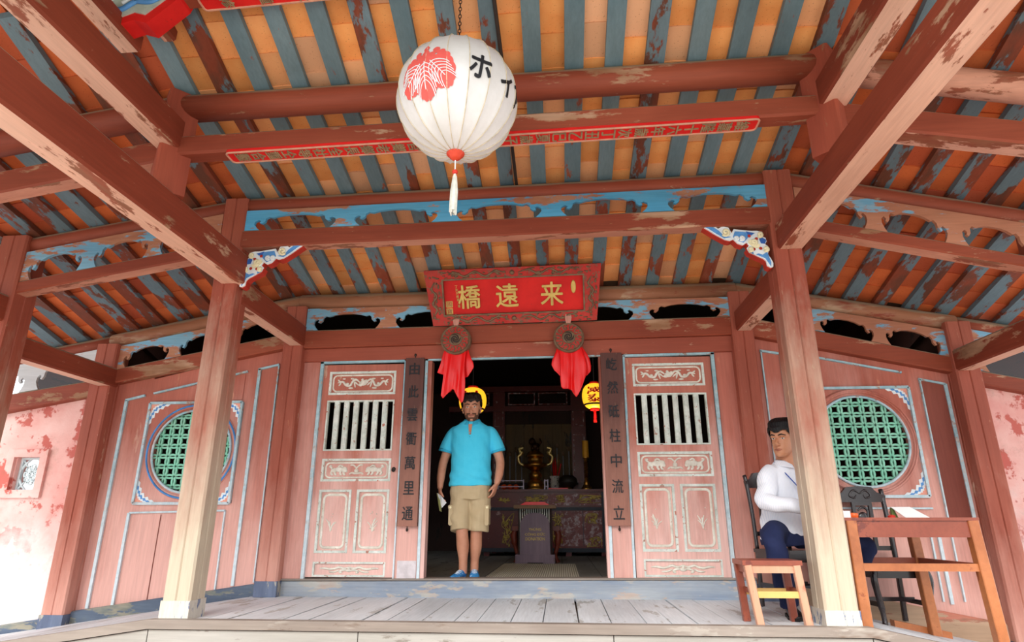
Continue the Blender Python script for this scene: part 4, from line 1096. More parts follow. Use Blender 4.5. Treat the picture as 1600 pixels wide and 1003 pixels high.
# ------------------------------------------------------------------ the big silk lantern
LC = Vector((-0.074, -3.10, 2.806)); LR = 0.325
ln = thing('silk_lantern', 'big round white silk lantern with red crest hanging under the ridge', 'lantern', (LC.x, LC.y, LC.z-LR))
silk = NT('white_silk'); v = silk.coord()
silk.l(silk.ramp(silk.noise(v, 6, 5), 0.3, 0.7, lin((206, 202, 198)), lin((222, 219, 217))), silk.b.inputs['Base Color'])
silk.b.inputs['Roughness'].default_value = 0.55; silk.bump(silk.noise(v, 30, 4), 0.15, 0.004)
NR = 18
def lan_r(lon, lat):
    k = abs(math.sin(lon*NR/2)); return LR*(1-0.030*(1-abs(math.cos(lon*NR/2)))*0 - 0.022*(1-(1-k)**2)*math.cos(lat))*(1+0.0*lat)
def sph(lon, lat, dr=0.0):
    r = lan_r(lon, lat)+dr
    return (LC.x+r*math.sin(lon)*math.cos(lat), LC.y-r*math.cos(lon)*math.cos(lat), LC.z+r*1.03*math.sin(lat))
MB().grid(lambda u, w: sph(u*2*math.pi, R(-84)+w*R(168)), NR*6, 30).build('silk_cover', silk.m, ln, smooth=True)
seam = plain('lantern_seam', (206, 190, 162), 0.6, 0, 0.2, 20)
for k in range(NR):
    a = 2*math.pi*k/NR
    MB().tube([sph(a, R(-82)+R(164)*i/20, 0.0015) for i in range(21)], 0.0022, 5).build('rib', seam, ln, smooth=True)
tz = LC.z-LR*1.03
MB().lathe([(0.001, -0.045), (0.012, -0.042), (0.03, -0.03), (0.032, -0.022), (0.046, -0.012), (0.05, 0.0), (0.05, 0.012)], 24, (LC.x, LC.y, tz+0.01), 0).build('bottom_cap', plain('red_lacquer_cap', (206, 66, 40), 0.4, 0, 0.15, 12), ln, smooth=True)
MB().lathe([(0.052, 0.0), (0.057, 0.004), (0.057, 0.016), (0.052, 0.02)], 24, (LC.x, LC.y, tz+0.02)).build('cap_rim', 'iron', ln)
MB().lathe([(0.052, 0.0), (0.04, 0.02), (0.006, 0.03)], 24, (LC.x, LC.y, LC.z+LR*1.03-0.005)).build('top_cap', 'iron', ln)
ts = MB(); ts.tube([(LC.x, LC.y, tz-0.03), (LC.x, LC.y, tz-0.10)], 0.003, 6); ts.build('cord', 'orn_white', ln)
MB().ball((LC.x, LC.y, tz-0.105), (0.016, 0.016, 0.014), 12, 8).build('bead', plain('red_bead', (206, 50, 36), 0.35), ln, smooth=True)
ts = MB(); q = random.Random(4)
ts.tube([(LC.x, LC.y, tz-0.115), (LC.x, LC.y, tz-0.15), (LC.x-0.004, LC.y, tz-0.33)], [0.007, 0.012, 0.018], 9)
for k in range(22):
    a = q.uniform(0, 6.28); r = q.uniform(0.008, 0.02)
    ts.tube([(LC.x+0.008*math.cos(a), LC.y+0.008*math.sin(a), tz-0.13), (LC.x+r*math.cos(a), LC.y+r*math.sin(a), tz-0.22), (LC.x-0.004+r*math.cos(a+.2), LC.y+r*math.sin(a+.2), tz-0.34-q.uniform(0, 0.02))], 0.003, 4)
tag(ts.build('tassel', plain('tassel_silk', (196, 194, 184), 0.6, 0, 0.1, 30), ln), kind='stuff')
ch = MB()
for k in range(22):
    z = LC.z+LR*1.03+0.03+k*0.026; a = (k % 2)*math.pi/2
    ch.tube([(LC.x+0.008*math.cos(a)*math.cos(t), LC.y+0.008*math.sin(a)*math.cos(t), z+0.016*math.sin(t)) for t in [i*math.pi/5 for i in range(11)]], 0.0025, 5)
tag(ch.build('hanging_chain', 'iron', ln), kind='stuff')
# painted crest: three scalloped leaves and flower spikes
CL, CT = R(-21), R(-4)
def crest(p, dr=0.003):
    return sph(CL+p[0]/LR, CT+p[2]/LR, dr+p[1])
def leaf(mb, cx, cz, length, width, ang, lobes, dr):
    def fn(u, v):
        t = u*2*math.pi
        r0 = 1.0+0.07*abs(math.sin(t*lobes/2))
        x = math.sin(t)*width*r0*v*(1-0.25*math.cos(t)); z = -math.cos(t)*length*r0*v
        X = x*math.cos(ang)-z*math.sin(ang); Z = x*math.sin(ang)+z*math.cos(ang)
        return crest((cx+X, 0, cz+Z), dr)
    mb.grid(fn, 60, 6)
redprint = plain('red_crest_print', (222, 92, 84), 0.6, 0, 0.06, 8)
lf = MB()
leaf(lf, 0.0, -0.055, 0.110, 0.088, 0.0, 14, 0.004); leaf(lf, -0.085, -0.035, 0.095, 0.080, -0.55, 12, 0.003); leaf(lf, 0.085, -0.035, 0.095, 0.080, 0.55, 12, 0.003)
for (x, z, l, w, a) in ((0.0, 0.075, 0.030, 0.020, 0), (-0.03, 0.06, 0.03, 0.018, 0.6), (0.03, 0.06, 0.03, 0.018, -0.6), (-0.075, 0.06, 0.026, 0.018, 0.5), (0.085, 0.065, 0.03, 0.02, -0.5), (-0.11, 0.045, 0.02, 0.016, 0.9), (0.115, 0.05, 0.02, 0.018, -0.9), (0.06, 0.095, 0.022, 0.018, 0.2), (-0.05, 0.095, 0.02, 0.016, -0.2), (0.0, 0.115, 0.02, 0.016, 0)):
    leaf(lf, x, z, l, w, a, 5, 0.003)
lf.build('crest', redprint, ln, smooth=True)
vn = MB()
for cx0, ang, ln_, w0 in ((0.0, 0.0, 0.145, 0.066), (-0.03, -0.72, 0.125, 0.055), (0.03, 0.72, 0.125, 0.055)):
    def V(x, z):
        X = x*math.cos(ang)-z*math.sin(ang); Z = x*math.sin(ang)+z*math.cos(ang); return crest((cx0+X, 0, 0.03+Z), 0.006)
    vn.tube([V(0, -ln_*i/8) for i in range(9)], 0.0025, 5)
    for k in range(5):
        for s in (-1, 1):
            b = -0.02-k*0.022
            vn.tube([V(s*w0*1.15*math.sin(t*1.25)*(1-k*0.08), b+0.01-(ln_*0.62)*(t**1.7)) for t in [i/8 for i in range(9)]], 0.0022, 5)
tag(vn.build('crest_veins', 'orn_white', ln), kind='stuff')
for chs, lon, lat, sz, rt in (('ホ', 31, -2, 0.135, -0.12), ('イ', 63, -5, 0.125, 0), ('ア', 88, -6, 0.125, 0), ('ン', 113, -6, 0.12, 0)):
    def fn(p, lon=R(lon), lat=R(lat)): return sph(lon+p[0]/LR, lat+p[2]/LR, 0.004+p[1]*-0.3)
    put_text(MB(), chs, (0, 0, 0), 1, bold=0.02, depth=0.003, fit=(sz*0.85, sz), fn=fn, rot=rt).build('character', 'ink', ln)
# ------------------------------------------------------------------ inside the shrine
lacq = paint('peeling_maroon_lacquer', (96, 24, 26), (116, 34, 32), (176, 140, 140), 0.63, 3, 'n', (120, 70, 66), rough=0.35, spec=0.5)
lacq_peel = paint('badly_peeled_lacquer', (120, 44, 44), (142, 62, 60), (206, 190, 196), 0.50, 5, 'n', (150, 96, 96), rough=0.4, spec=0.5)
dk_edge = plain('blue_black_edge', (46, 54, 66), 0.4, 0, 0.2)
brass = plain('polished_brass', (196, 140, 62), 0.28, 0.9, 0.2, 10)
gilt2 = plain('altar_gilding', (196, 170, 90), 0.4, 0.3, 0.2, 30)
AY = 4.6; AX0, AX1 = -0.86, 1.16
al = thing('altar_table', 'maroon lacquered altar table with gilt flowers and peeling front', 'altar', ((AX0+AX1)/2, AY+0.4, FLOOR))
MB().box(AX0-0.04, AX1+0.04, AY-0.03, AY+0.62, 1.10, 1.14).build('table_top', lacq, al)
MB().box(AX0, AX1, AY, AY+0.58, 0.86, 1.10).build('upper_apron', lacq, al)
MB().box(0.16, AX1-0.08, AY-0.004, AY, 0.89, 1.07).build('peeled_panel', lacq_peel, al)
MB().box(AX0, AX1, AY-0.012, AY+0.58, 0.81, 0.86).build('rail', dk_edge, al)
MB().box(AX0, AX1, AY, AY+0.58, 0.24, 0.81).build('front_panel', lacq, al)
MB().box(0.42, AX1-0.08, AY-0.004, AY, 0.27, 0.80).build('peeled_panel', lacq_peel, al)
MB().box(0.78, 0.79, AY-0.008, AY, 0.27, 0.80).build('groove', dk_edge, al)
MB().box(AX0, AX1, AY-0.016, AY+0.58, 0.18, 0.24).build('plinth', dk_edge, al)
MB().box(AX1-0.07, AX1, AY-0.014, AY+0.58, 0.24, 1.10).build('stile', dk_edge, al)
for x in (AX0+0.05, -0.3, 0.5, AX1-0.1): MB().box(x, x+0.09, AY+0.02, AY+0.12, FLOOR, 0.18).build('foot', lacq, al)
q = random.Random(12)
for cx, cz, w, h in ((-0.42, 0.62, 0.10, 0.17), (-0.40, 0.38, 0.12, 0.15), (0.36, 0.62, 0.12, 0.17), (0.38, 0.38, 0.12, 0.18), (0.93, 0.68, 0.12, 0.1), (0.95, 0.33, 0.12, 0.08), (-0.5, 0.98, 0.12, 0.05), (0.03, 0.99, 0.20, 0.06), (0.42, 0.99, 0.1, 0.06), (0.86, 0.99, 0.24, 0.07), (-0.05, 0.98, 0.12, 0.05)):
    b = MB()
    for k in range(4):
        p = [(cx+q.uniform(-w, w), cz+q.uniform(-h, h)) for _ in range(4)]
        relief(b, wave(p, 4), AY-0.010, 0.007, n=5)
    for k in range(7): b.ball((cx+q.uniform(-w, w)*.7, AY-0.010, cz+q.uniform(-h, h)*.7), (q.uniform(.012, .026), .008, q.uniform(.012, .026)), 7, 5)
    b.build('gilt_flower', gilt2, al, smooth=True)
TOP = 1.14
# censer
ce = thing('bronze_censer', 'brass incense burner with horned handles and lion lid on the altar', 'censer', (0.02, AY+0.28, TOP))
c0 = (0.02, AY+0.28, TOP)
MB().lathe([(0.17, 0), (0.17, 0.03), (0.14, 0.05), (0.15, 0.08), (0.13, 0.13), (0.08, 0.17)], 28, c0).build('base', brass, ce, smooth=True)
MB().lathe([(0.08, 0.17), (0.10, 0.20), (0.11, 0.25), (0.08, 0.29), (0.07, 0.32)], 28, c0).build('stem', brass, ce, smooth=True)
MB().lathe([(0.07, 0.32), (0.16, 0.37), (0.21, 0.41), (0.19, 0.43), (0.12, 0.44), (0.13, 0.50), (0.12, 0.55)], 28, c0).build('bowl', brass, ce, smooth=True)
ld = MB().lathe([(0.15, 0.55), (0.14, 0.58), (0.10, 0.63), (0.05, 0.66), (0.01, 0.67)], 28, c0).build('lid', brass, ce, smooth=True)
lm = MB(); lm.ball((0.02, AY+0.28, TOP+0.72), (0.075, 0.09, 0.075), 12, 8); lm.ball((-0.03, AY+0.22, TOP+0.80), (0.06, 0.06, 0.065), 12, 8); lm.ball((-0.05, AY+0.17, TOP+0.78), (0.035, 0.035, 0.03), 10, 6)
for dx in (-0.04, 0.05): lm.tube([(0.02+dx, AY+0.22, TOP+0.72), (0.02+dx, AY+0.2, TOP+0.655)], [0.028, 0.022], 8)
lm.tube([(0.08, AY+0.30, TOP+0.74), (0.12, AY+0.30, TOP+0.80), (0.10, AY+0.30, TOP+0.86)], [0.022, 0.02, 0.012], 8)
lm.build('lion', plain('dark_bronze', (70, 44, 28), 0.4, 0.8), ld, smooth=True)
for s in (-1, 1):
    h = MB(); h.tube(wave([(0.02+s*0.15, AY+0.28, TOP+0.40), (0.02+s*0.26, AY+0.28, TOP+0.44), (0.02+s*0.29, AY+0.28, TOP+0.55), (0.02+s*0.24, AY+0.28, TOP+0.60), (0.02+s*0.27, AY+0.28, TOP+0.68), (0.02+s*0.20, AY+0.28, TOP+0.70)]), 0.026, 8)
    h.ball((0.02+s*0.24, AY+0.28, TOP+0.62), (0.045, 0.03, 0.04), 8, 6)
    h.build('handle', plain('pale_brass', (226, 200, 130), 0.3, 0.7), ce, smooth=True)
cs = thing('candlestick', 'tall brass candlestick with a yellow candle on the altar', 'candlestick', (0.87, AY+0.2, TOP))
cc = (0.87, AY+0.2, TOP)
prof = [(0.09, 0), (0.09, 0.02), (0.07, 0.05), (0.05, 0.08), (0.045, 0.12)]
for k in range(9): prof += [(0.026, 0.14+k*0.04), (0.038, 0.155+k*0.04)]
prof += [(0.03, 0.50), (0.055, 0.515), (0.055, 0.53)]
MB().lathe(prof, 20, cc).build('stick', brass, cs, smooth=False)
MB().lathe([(0.052, 0.53), (0.054, 0.54), (0.052, 0.80), (0.02, 0.805)], 20, cc).build('candle', plain('yellow_wax', (236, 170, 50), 0.5, 0, 0.1), cs)
MB().tube([(cc[0], cc[1], TOP+0.80), (cc[0], cc[1], TOP+0.83)], 0.004, 5).build('wick', 'iron', cs)
def fruit(x, y, z, r, label):
    o = MB(); o.ball((0, 0, r*0.92), (r, r, r*0.92), 16, 10)
    a = thing('orange', label, 'fruit', (x, y, z), group='oranges on the altar')
    o.build('peel', plain('orange_peel', (226, 80, 30), 0.45, 0, 0.1, 30), a, smooth=True, local=True)
    MB().lathe([(0.006, 0), (0.005, 0.006)], 6, (0, 0, r*1.82)).build('stem', plain('fruit_stem', (80, 90, 40)), a, local=True)
for x, y, z, lb in ((-0.72, 0.16, 0, 'orange at the left end of the row on the altar'), (-0.62, 0.15, 0, 'orange in the middle of the row on the altar'), (-0.52, 0.16, 0, 'orange at the right end of the row on the altar'), (-0.62, 0.24, 0, 'orange behind the row of three on the altar')):
    fruit(x+0.22, AY+y, TOP, 0.05, lb)
bw = thing('wooden_drum', 'dark round wooden temple drum on a small stand on the altar', 'drum', (0.56, AY+0.25, TOP))
MB().lathe([(0.10, 0), (0.09, 0.02), (0.07, 0.04)], 20, (0.56, AY+0.25, TOP)).build('stand', brass, bw)
MB().lathe([(0.05, 0.035), (0.12, 0.06), (0.16, 0.13), (0.15, 0.19), (0.09, 0.235), (0.03, 0.245)], 26, (0.56, AY+0.25, TOP)).build('shell', plain('dark_drum_wood', (40, 34, 28), 0.45), bw, smooth=True)
MB().box(0.46, 0.66, AY+0.088, AY+0.10, TOP+0.11, TOP+0.122).build('slot', 'black', bw)
MB().box(0.24, 0.56, AY-0.02, AY+0.10, TOP, TOP+0.022).build('cloth_fold', 'cloth_red')
tag(bpy.data.objects['cloth_fold'], 'flat red cloth lying folded on the altar front edge', 'cloth')
va = thing('incense_vase', 'white and dark vase holding incense sticks on the altar', 'vase', (0.34, AY+0.45, TOP))
vc = (0.34, AY+0.45, TOP)
MB().lathe([(0.075, 0), (0.08, 0.02), (0.08, 0.22), (0.085, 0.24), (0.07, 0.24), (0.068, 0.05)], 22, vc).build('body', paint('porcelain_pattern', (206, 206, 200), (220, 220, 214), (40, 40, 60), 0.55, 9, 'n', (50, 60, 90), rough=0.25), va, smooth=True)
for k in range(14):
    a = q.uniform(0, 6.28); r = q.uniform(0.02, 0.14)
    MB().tube([(vc[0]+0.03*math.cos(a), vc[1]+0.03*math.sin(a), TOP+0.1), (vc[0]+r*math.cos(a), vc[1]+r*math.sin(a), TOP+q.uniform(0.42, 0.62))], 0.005, 5).build('incense_stick', 'cloth_red' if k % 3 else brass, va)
for x0, x1, lb in ((-0.60, -0.16, 'small silvery altar rail left of the censer'), (0.17, 0.24, 'short silvery altar rail right of the censer')):
    o = thing('altar_rail', lb, 'rail', ((x0+x1)/2, AY+0.06, TOP), group='altar rails')
    sv = plain('silver_rail', (150, 140, 156), 0.4, 0.4)
    for x in (x0, x1-0.02): MB().box(x, x+0.02, AY+0.05, AY+0.07, TOP, TOP+0.16).build('upright', sv, o)
    for z in (0.04, 0.135): MB().box(x0+0.02, x1-0.02, AY+0.052, AY+0.068, TOP+z, TOP+z+0.016).build('bar', sv, o)
# rack of ceremonial poles behind, and the carved screen with a faded painted panel
scn = thing('altar_screen', 'dark carved altar screen with a faded brown painted panel', 'screen', (0.1, 5.7, FLOOR))
for x0, x1 in ((-0.78, -0.56), (0.66, 0.92)):
    p = MB().box(x0, x1, 5.55, 5.7, FLOOR, 3.0).build('pillar', lacq, scn)
    for z0, z1 in ((1.3, 2.15), (2.3, 2.62)): frame_mb(x0+0.03, x1-0.03, z0, z1, 0.015, 5.535, 5.552).build('molding', lacq_peel, p)
for z0, z1 in ((2.58, 2.68), (2.95, 3.05)): MB().box(-1.6, 1.8, 5.52, 5.68, z0, z1).build('rail', lacq, scn)
for x0, x1 in ((-0.5, 0.0), (0.06, 0.6), (0.95, 1.4), (-1.4, -0.85)):
    f = frame_mb(x0, x1, 2.70, 2.93, 0.02, 5.54, 5.56).build('carved_panel', lacq_peel, scn)
panel_m = paint('faded_painted_boards', (124, 98, 62), (98, 84, 62), (58, 46, 36), 0.6, 2.2, 'z', (70, 80, 80))
x = -0.56
for k in range(7):
    w = 1.22/7; MB().box(x+0.002, x+w-0.002, 5.66, 5.70, FLOOR, 2.36).build('board', panel_m, scn); x += w
MB().box(-0.56, 0.66, 5.62, 5.70, 2.36, 2.58).build('board', 'dark_timber', scn)
rk = thing('pole_rack', 'rack of thin ceremonial poles standing behind the altar things', 'rack', (0.1, 5.35, FLOOR))
MB().box(-0.75, 0.75, 5.32, 5.38, 1.25, 1.29).build('rail', 'dark_timber', rk)
for k in range(13):
    x = -0.66+k*0.105
    if abs(x-0.02) < 0.16: continue
    MB().tube([(x, 5.35, FLOOR), (x, 5.35, 1.82+0.08*math.sin(k*2.1))], 0.011, 6).build('pole', plain('pole_grey', (120, 120, 124), 0.5, 0.2), rk)
    MB().ball((x, 5.35, 1.86+0.08*math.sin(k*2.1)), (0.025, 0.02, 0.04), 8, 6).build('finial', 'gilt_brown', rk)
# donation stand, the curved stool behind it, mat
st = thing('donation_stand', 'purplish wooden donation stand with arched plate and gold lettering', 'stand', (0.095, 2.72, FLOOR))
pur = paint('violet_brown_wood', (112, 96, 116), (132, 112, 128), (100, 70, 74), 0.62, 2.5, 'z', rough=0.4)
MB().box(-0.16, 0.345, 2.56, 2.90, FLOOR, 0.235).build('plinth', pur, st)
MB().prism([(-0.02, FLOOR-0.001), (0.21, FLOOR-0.001), (0.19, FLOOR+0.02), (0.0, FLOOR+0.02)], 2.555, 2.57).build('plinth_notch', 'black', st)
for x0, x1 in ((-0.125, -0.105), (0.295, 0.315)): MB().box(x0, x1, 2.60, 2.86, 0.235, 0.80).build('side', 'dark_timber', st)
MB().box(-0.105, 0.295, 2.80, 2.84, 0.235, 0.80).build('back', 'black', st)
arch = [(-0.10, 0.235), (0.29, 0.235), (0.285, 0.62)]+[(0.095+0.185*math.cos(R(a)), 0.62+0.13*math.sin(R(a))) for a in range(10, 171, 16)]+[(-0.095, 0.62)]
plt_ = MB().prism(arch, 2.585, 2.61).build('arched_plate', pur, st)
for k in range(14): MB().box(-0.105+k*0.029, -0.105+k*0.029+0.013, 2.615, 2.63, 0.236, 0.80).build('slat', 'whitetrim', st)
MB().box(-0.18, 0.37, 2.55, 2.90, 0.80, 0.845).build('top', plain('stand_top', (120, 92, 66), 0.5), st)
MB().prism([(-0.10, 0.845), (0.29, 0.845), (0.22, 0.885), (-0.03, 0.885)], 2.62, 2.84).build('red_pad', 'cloth_red', st)
for tx, z, w in (('THÙNG', 0.545, 0.16), ('CÔNG ĐỨC', 0.485, 0.26), ('DONATION', 0.425, 0.25)):
    put_text(MB(), tx, (0.095, 2.585, z), 1, bold=0.012, depth=0.003, fit=(w, 0.038)).build('lettering', gilt2, plt_)
cb = thing('cabriole_stool', 'red brown stool with curved legs behind the donation stand', 'stool', (0.095, 3.05, FLOOR))
rw_ = plain('red_brown_wood', (124, 56, 40), 0.35, 0, 0.2, 6)
MB().box(-0.22, 0.41, 2.90, 3.2, 0.52, 0.58).build('seat', rw_, cb)
for s, x in ((-1, -0.17), (1, 0.36)):
    for y in (2.95, 3.15):
        MB().tube(wave([(x, y, 0.54), (x+s*0.035, y, 0.47), (x+s*0.02, y, 0.34), (x-s*0.01, y, 0.22), (x+s*0.02, y, FLOOR)]), [0.04]*6+[0.045]*6+[0.03]*6+[0.022]*6+[0.035], 9).build('leg', rw_, cb, smooth=True)
mat_m = NT('ribbed_mat'); v = mat_m.coord()
w_ = mat_m.n('ShaderNodeTexWave'); w_.inputs['Scale'].default_value = 14; mat_m.l(v, w_.inputs['Vector'])
mat_m.l(mat_m.ramp(w_.outputs['Fac'], 0.3, 0.7, lin((150, 146, 132)), lin((206, 202, 188))), mat_m.b.inputs['Base Color']); mat_m.b.inputs['Roughness'].default_value = 0.9
mt = MB()
nrib = 44
for k in range(nrib):
    x = -0.30+k*0.90/nrib
    mt.box(x, x+0.90/nrib*0.8, 0.20, 2.55, FLOOR, FLOOR+0.010)
mt.box(-0.30, 0.60, 0.20, 2.55, FLOOR-0.0, FLOOR+0.004)
tag(mt.build('ribbed_mat', mat_m.m), 'pale ribbed mat lying on the shrine floor before the donation stand', 'mat')
# lit yellow lanterns
def glow_lantern(label, x, y, z, rx, rz, chars):
    o = thing('paper_lantern', label, 'lantern', (x, y, z-rz), group='lit yellow lanterns')
    g = bpy.data.materials.get('lit_yellow_silk')
    if g is None:
        k = NT('lit_yellow_silk'); k.b.inputs['Base Color'].default_value = lin((244, 190, 40)); k.b.inputs['Emission Color'].default_value = lin((255, 186, 40)); k.b.inputs['Emission Strength'].default_value = 0.75; g = k.m
    f = lambda u, v: (x+rx*math.cos(v)**0.6*math.sin(u)*(1-0.03*(1-abs(math.cos(u*6)))), y-rx*math.cos(v)**0.6*math.cos(u), z+rz*math.sin(v))
    MB().grid(lambda a, b: f(a*6.2832, R(-80)+b*R(160)), 48, 14).build('silk_cover', g, o, smooth=True)
    band = MB().grid(lambda a, b: tuple(p+(0 if i == 2 else (p-(x, y)[i])*0.012) for i, p in enumerate(f(a*6.2832, R(-48)+b*R(9)))), 48, 2); band.build('patterned_band', 'ink', o)
    for zz, h in ((z-rz*1.04, 0.03), (z+rz*1.0, 0.03)):
        MB().lathe([(rx*0.35, 0), (rx*0.4, h/2), (rx*0.35, h)], 18, (x, y, zz-0.01)).build('cap', 'cloth_red', o)
    for k, ch in enumerate(chars):
        put_text(MB(), ch, (0, 0, 0), 1, bold=0.03, depth=0.003, fit=(rx*1.25, rz*0.62), fn=lambda p, k=k: tuple(a+(0 if i == 2 else (a-(x, y)[i])*0.02) for i, a in enumerate(f(p[0]/rx, (p[2]+(rz*0.36 if k == 0 else -rz*0.30))/rz)))).build('character', 'cloth_red', o)
    tt = MB(); tt.tube([(x, y, z-rz*1.04), (x, y, z-rz-0.16)], [0.012, 0.02], 6); tt.build('tassel', 'cloth_red', o)
    tt = MB(); tt.tube([(x, y, z+rz), (x, y, 3.1)], 0.004, 5); tt.build('cord', 'iron', o)
    l = bpy.data.lights.new('lantern_bulb', 'POINT'); l.energy = 4; l.color = (1, 0.7, 0.35); l.shadow_soft_size = 0.05
    lo = bpy.data.objects.new('lantern_bulb', l); C.objects.link(lo); lo.parent = o; lo.location = (0, 0, -0.12)
glow_lantern('lit yellow lantern with red characters by the right door edge', 0.860, 1.40, 2.045, 0.145, 0.150, '國泰')
glow_lantern('lit yellow lantern half hidden behind the head of the turquoise man', -0.585, 1.40, 2.01, 0.165, 0.155, '民安')

# ------------------------------------------------------------------ furniture on the platform
varn = paint('orange_varnished_wood', (176, 104, 60), (190, 120, 74), (156, 86, 52), 0.62, 2.2, 'n', rough=0.35, spec=0.5)
varn_red = paint('red_varnished_wood', (142, 68, 48), (160, 84, 60), (120, 56, 44), 0.6, 2.2, 'n', rough=0.35, spec=0.5)
varn_pale = paint('pale_stool_wood', (206, 150, 122), (216, 164, 136), (186, 124, 100), 0.62, 3, 'z', rough=0.4)
ebony = paint('dark_carved_wood', (36, 27, 29), (48, 38, 40), (26, 18, 20), 0.62, 4, 'n', rough=0.25, spec=0.6)
# stool
so = thing('wooden_stool', 'small square wooden stool with splayed legs in front of the seated man', 'stool', (1.80, -1.33, 0))
MB().box(1.612, 1.992, -1.455, -1.195, 0.362, 0.392).build('seat', varn_red, so)
MB().box(1.64, 1.97, -1.445, -1.425, 0.315, 0.362).build('apron', varn_pale, so)
MB().box(1.64, 1.97, -1.225, -1.205, 0.315, 0.362).build('apron', varn_red, so)
MB().box(1.635, 1.655, -1.43, -1.22, 0.315, 0.362).build('apron', varn_red, so)
MB().box(1.955, 1.975, -1.43, -1.22, 0.315, 0.362).build('apron', varn_red, so)
for xt, xb, y, m_ in ((1.645, 1.690, -1.437, varn_pale), (1.955, 1.990, -1.437, varn_pale), (1.64, 1.665, -1.215, varn_red), (1.955, 1.975, -1.215, varn_red)):
    MB().beam((xb, y, 0.0), (xt, y, 0.363), 0.046, 0.046, 0.004).build('leg', m_, so)
MB().box(1.68, 1.96, -1.444, -1.424, 0.165, 0.205).build('stretcher', plain('yellow_stretcher', (226, 184, 110), 0.45, 0, 0.1, 6), so)
MB().box(1.66, 1.96, -1.228, -1.208, 0.165, 0.205).build('stretcher', plain('yellow_stretcher', (226, 184, 110), 0.45, 0, 0.1, 6), so)
for x in (1.66, 1.966): MB().box(x, x+0.02, -1.42, -1.22, 0.185, 0.215).build('stretcher', varn_red, so)
# table (level, so its right legs are longer on the sloping deck)
tb = thing('wooden_table', 'orange brown wooden table standing right of the right front post', 'table', (2.77, -0.97, zdeck(2.77)))
MB().box(2.335, 3.195, -1.375, -0.545, 0.640, 0.660).build('table_top', varn_red, tb)
for y in (-1.362, -0.578): MB().box(2.40, 3.13, y, y+0.022, 0.535, 0.640).build('apron', varn_red, tb)
for x in (2.352, 3.156): MB().box(x, x+0.022, -1.31, -0.61, 0.595, 0.640).build('apron', varn_red, tb)
for x in (2.378, 3.158):
    for y in (-1.342, -0.578):
        s = 1 if x > 2.7 else 0
        if not s and y > -1: x += 0.022
        MB().beam((x+s*0.035, y, zdeck(x+0.035)), (x, y, 0.640), 0.068, 0.068, 0.005).build('leg', varn, tb)
MB().box(2.40, 3.14, -1.36, -1.325, 0.325, 0.372).build('stretcher', varn, tb)
MB().box(2.40, 3.14, -0.595, -0.56, 0.33, 0.372).build('stretcher', varn_red, tb)
for x in (2.36, 3.15): MB().box(x, x+0.03, -1.31, -0.61, 0.325, 0.372).build('stretcher', varn_red, tb)
tag(MB().prism([(2.93, zdeck(2.93)), (3.33, zdeck(3.33)), (3.33, zdeck(3.33)+0.045), (2.93, zdeck(2.93)+0.045)], -0.54, -0.47).build('wooden_plank', varn), 'short orange wooden plank lying on the deck under the table', 'plank')
cd = MB(); cd.add([(2.83, -1.18, 0.661), (2.99, -1.18, 0.661), (2.93, -1.06, 0.735), (2.80, -1.06, 0.735), (2.83, -1.178, 0.658), (2.99, -1.178, 0.658), (2.93, -1.058, 0.732), (2.80, -1.058, 0.732)], [(0, 1, 2, 3), (7, 6, 5, 4), (0, 4, 5, 1), (1, 5, 6, 2), (2, 6, 7, 3), (3, 7, 4, 0)])
pad = thing('white_card', 'white card propped up slanting on the wooden table', 'card', (2.90, -1.1, 0.66))
cd.build('sheet', plain('white_card', (240, 240, 238), 0.6, 0, 0.02), pad)
MB().prism([(2.80, 0.66), (2.84, 0.66), (2.815, 0.728), (2.80, 0.73)], -1.06, -1.04).build('prop', plain('green_prop', (96, 110, 60), 0.6), pad)
bx = thing('tissue_pack', 'white paper pack on the table corner by the post', 'pack', (2.39, -1.2, 0.66))
MB().box(2.345, 2.435, -1.24, -1.14, 0.66, 0.705).build('wrapper', plain('white_pack', (236, 236, 240), 0.5, 0, 0.03), bx)
MB().prism([(2.37, 0.705), (2.41, 0.705), (2.40, 0.718), (2.38, 0.715)], -1.2, -1.18).build('tissue', 'orn_white', bx)
tag(MB().lathe([(0.03, 0), (0.034, 0.015), (0.03, 0.03), (0.008, 0.034)], 16, (2.478, -1.18, 0.66)).build('orange_tin', plain('orange_tin', (226, 96, 40), 0.4)), 'small orange tin beside the white paper pack', 'tin')
tag(MB().lathe([(0.022, 0), (0.026, 0.012), (0.010, 0.020)], 16, (2.745, -1.16, 0.66)).build('red_stamp', plain('red_stamp', (206, 60, 50), 0.4)), 'small red lid lying left of the white card', 'lid')
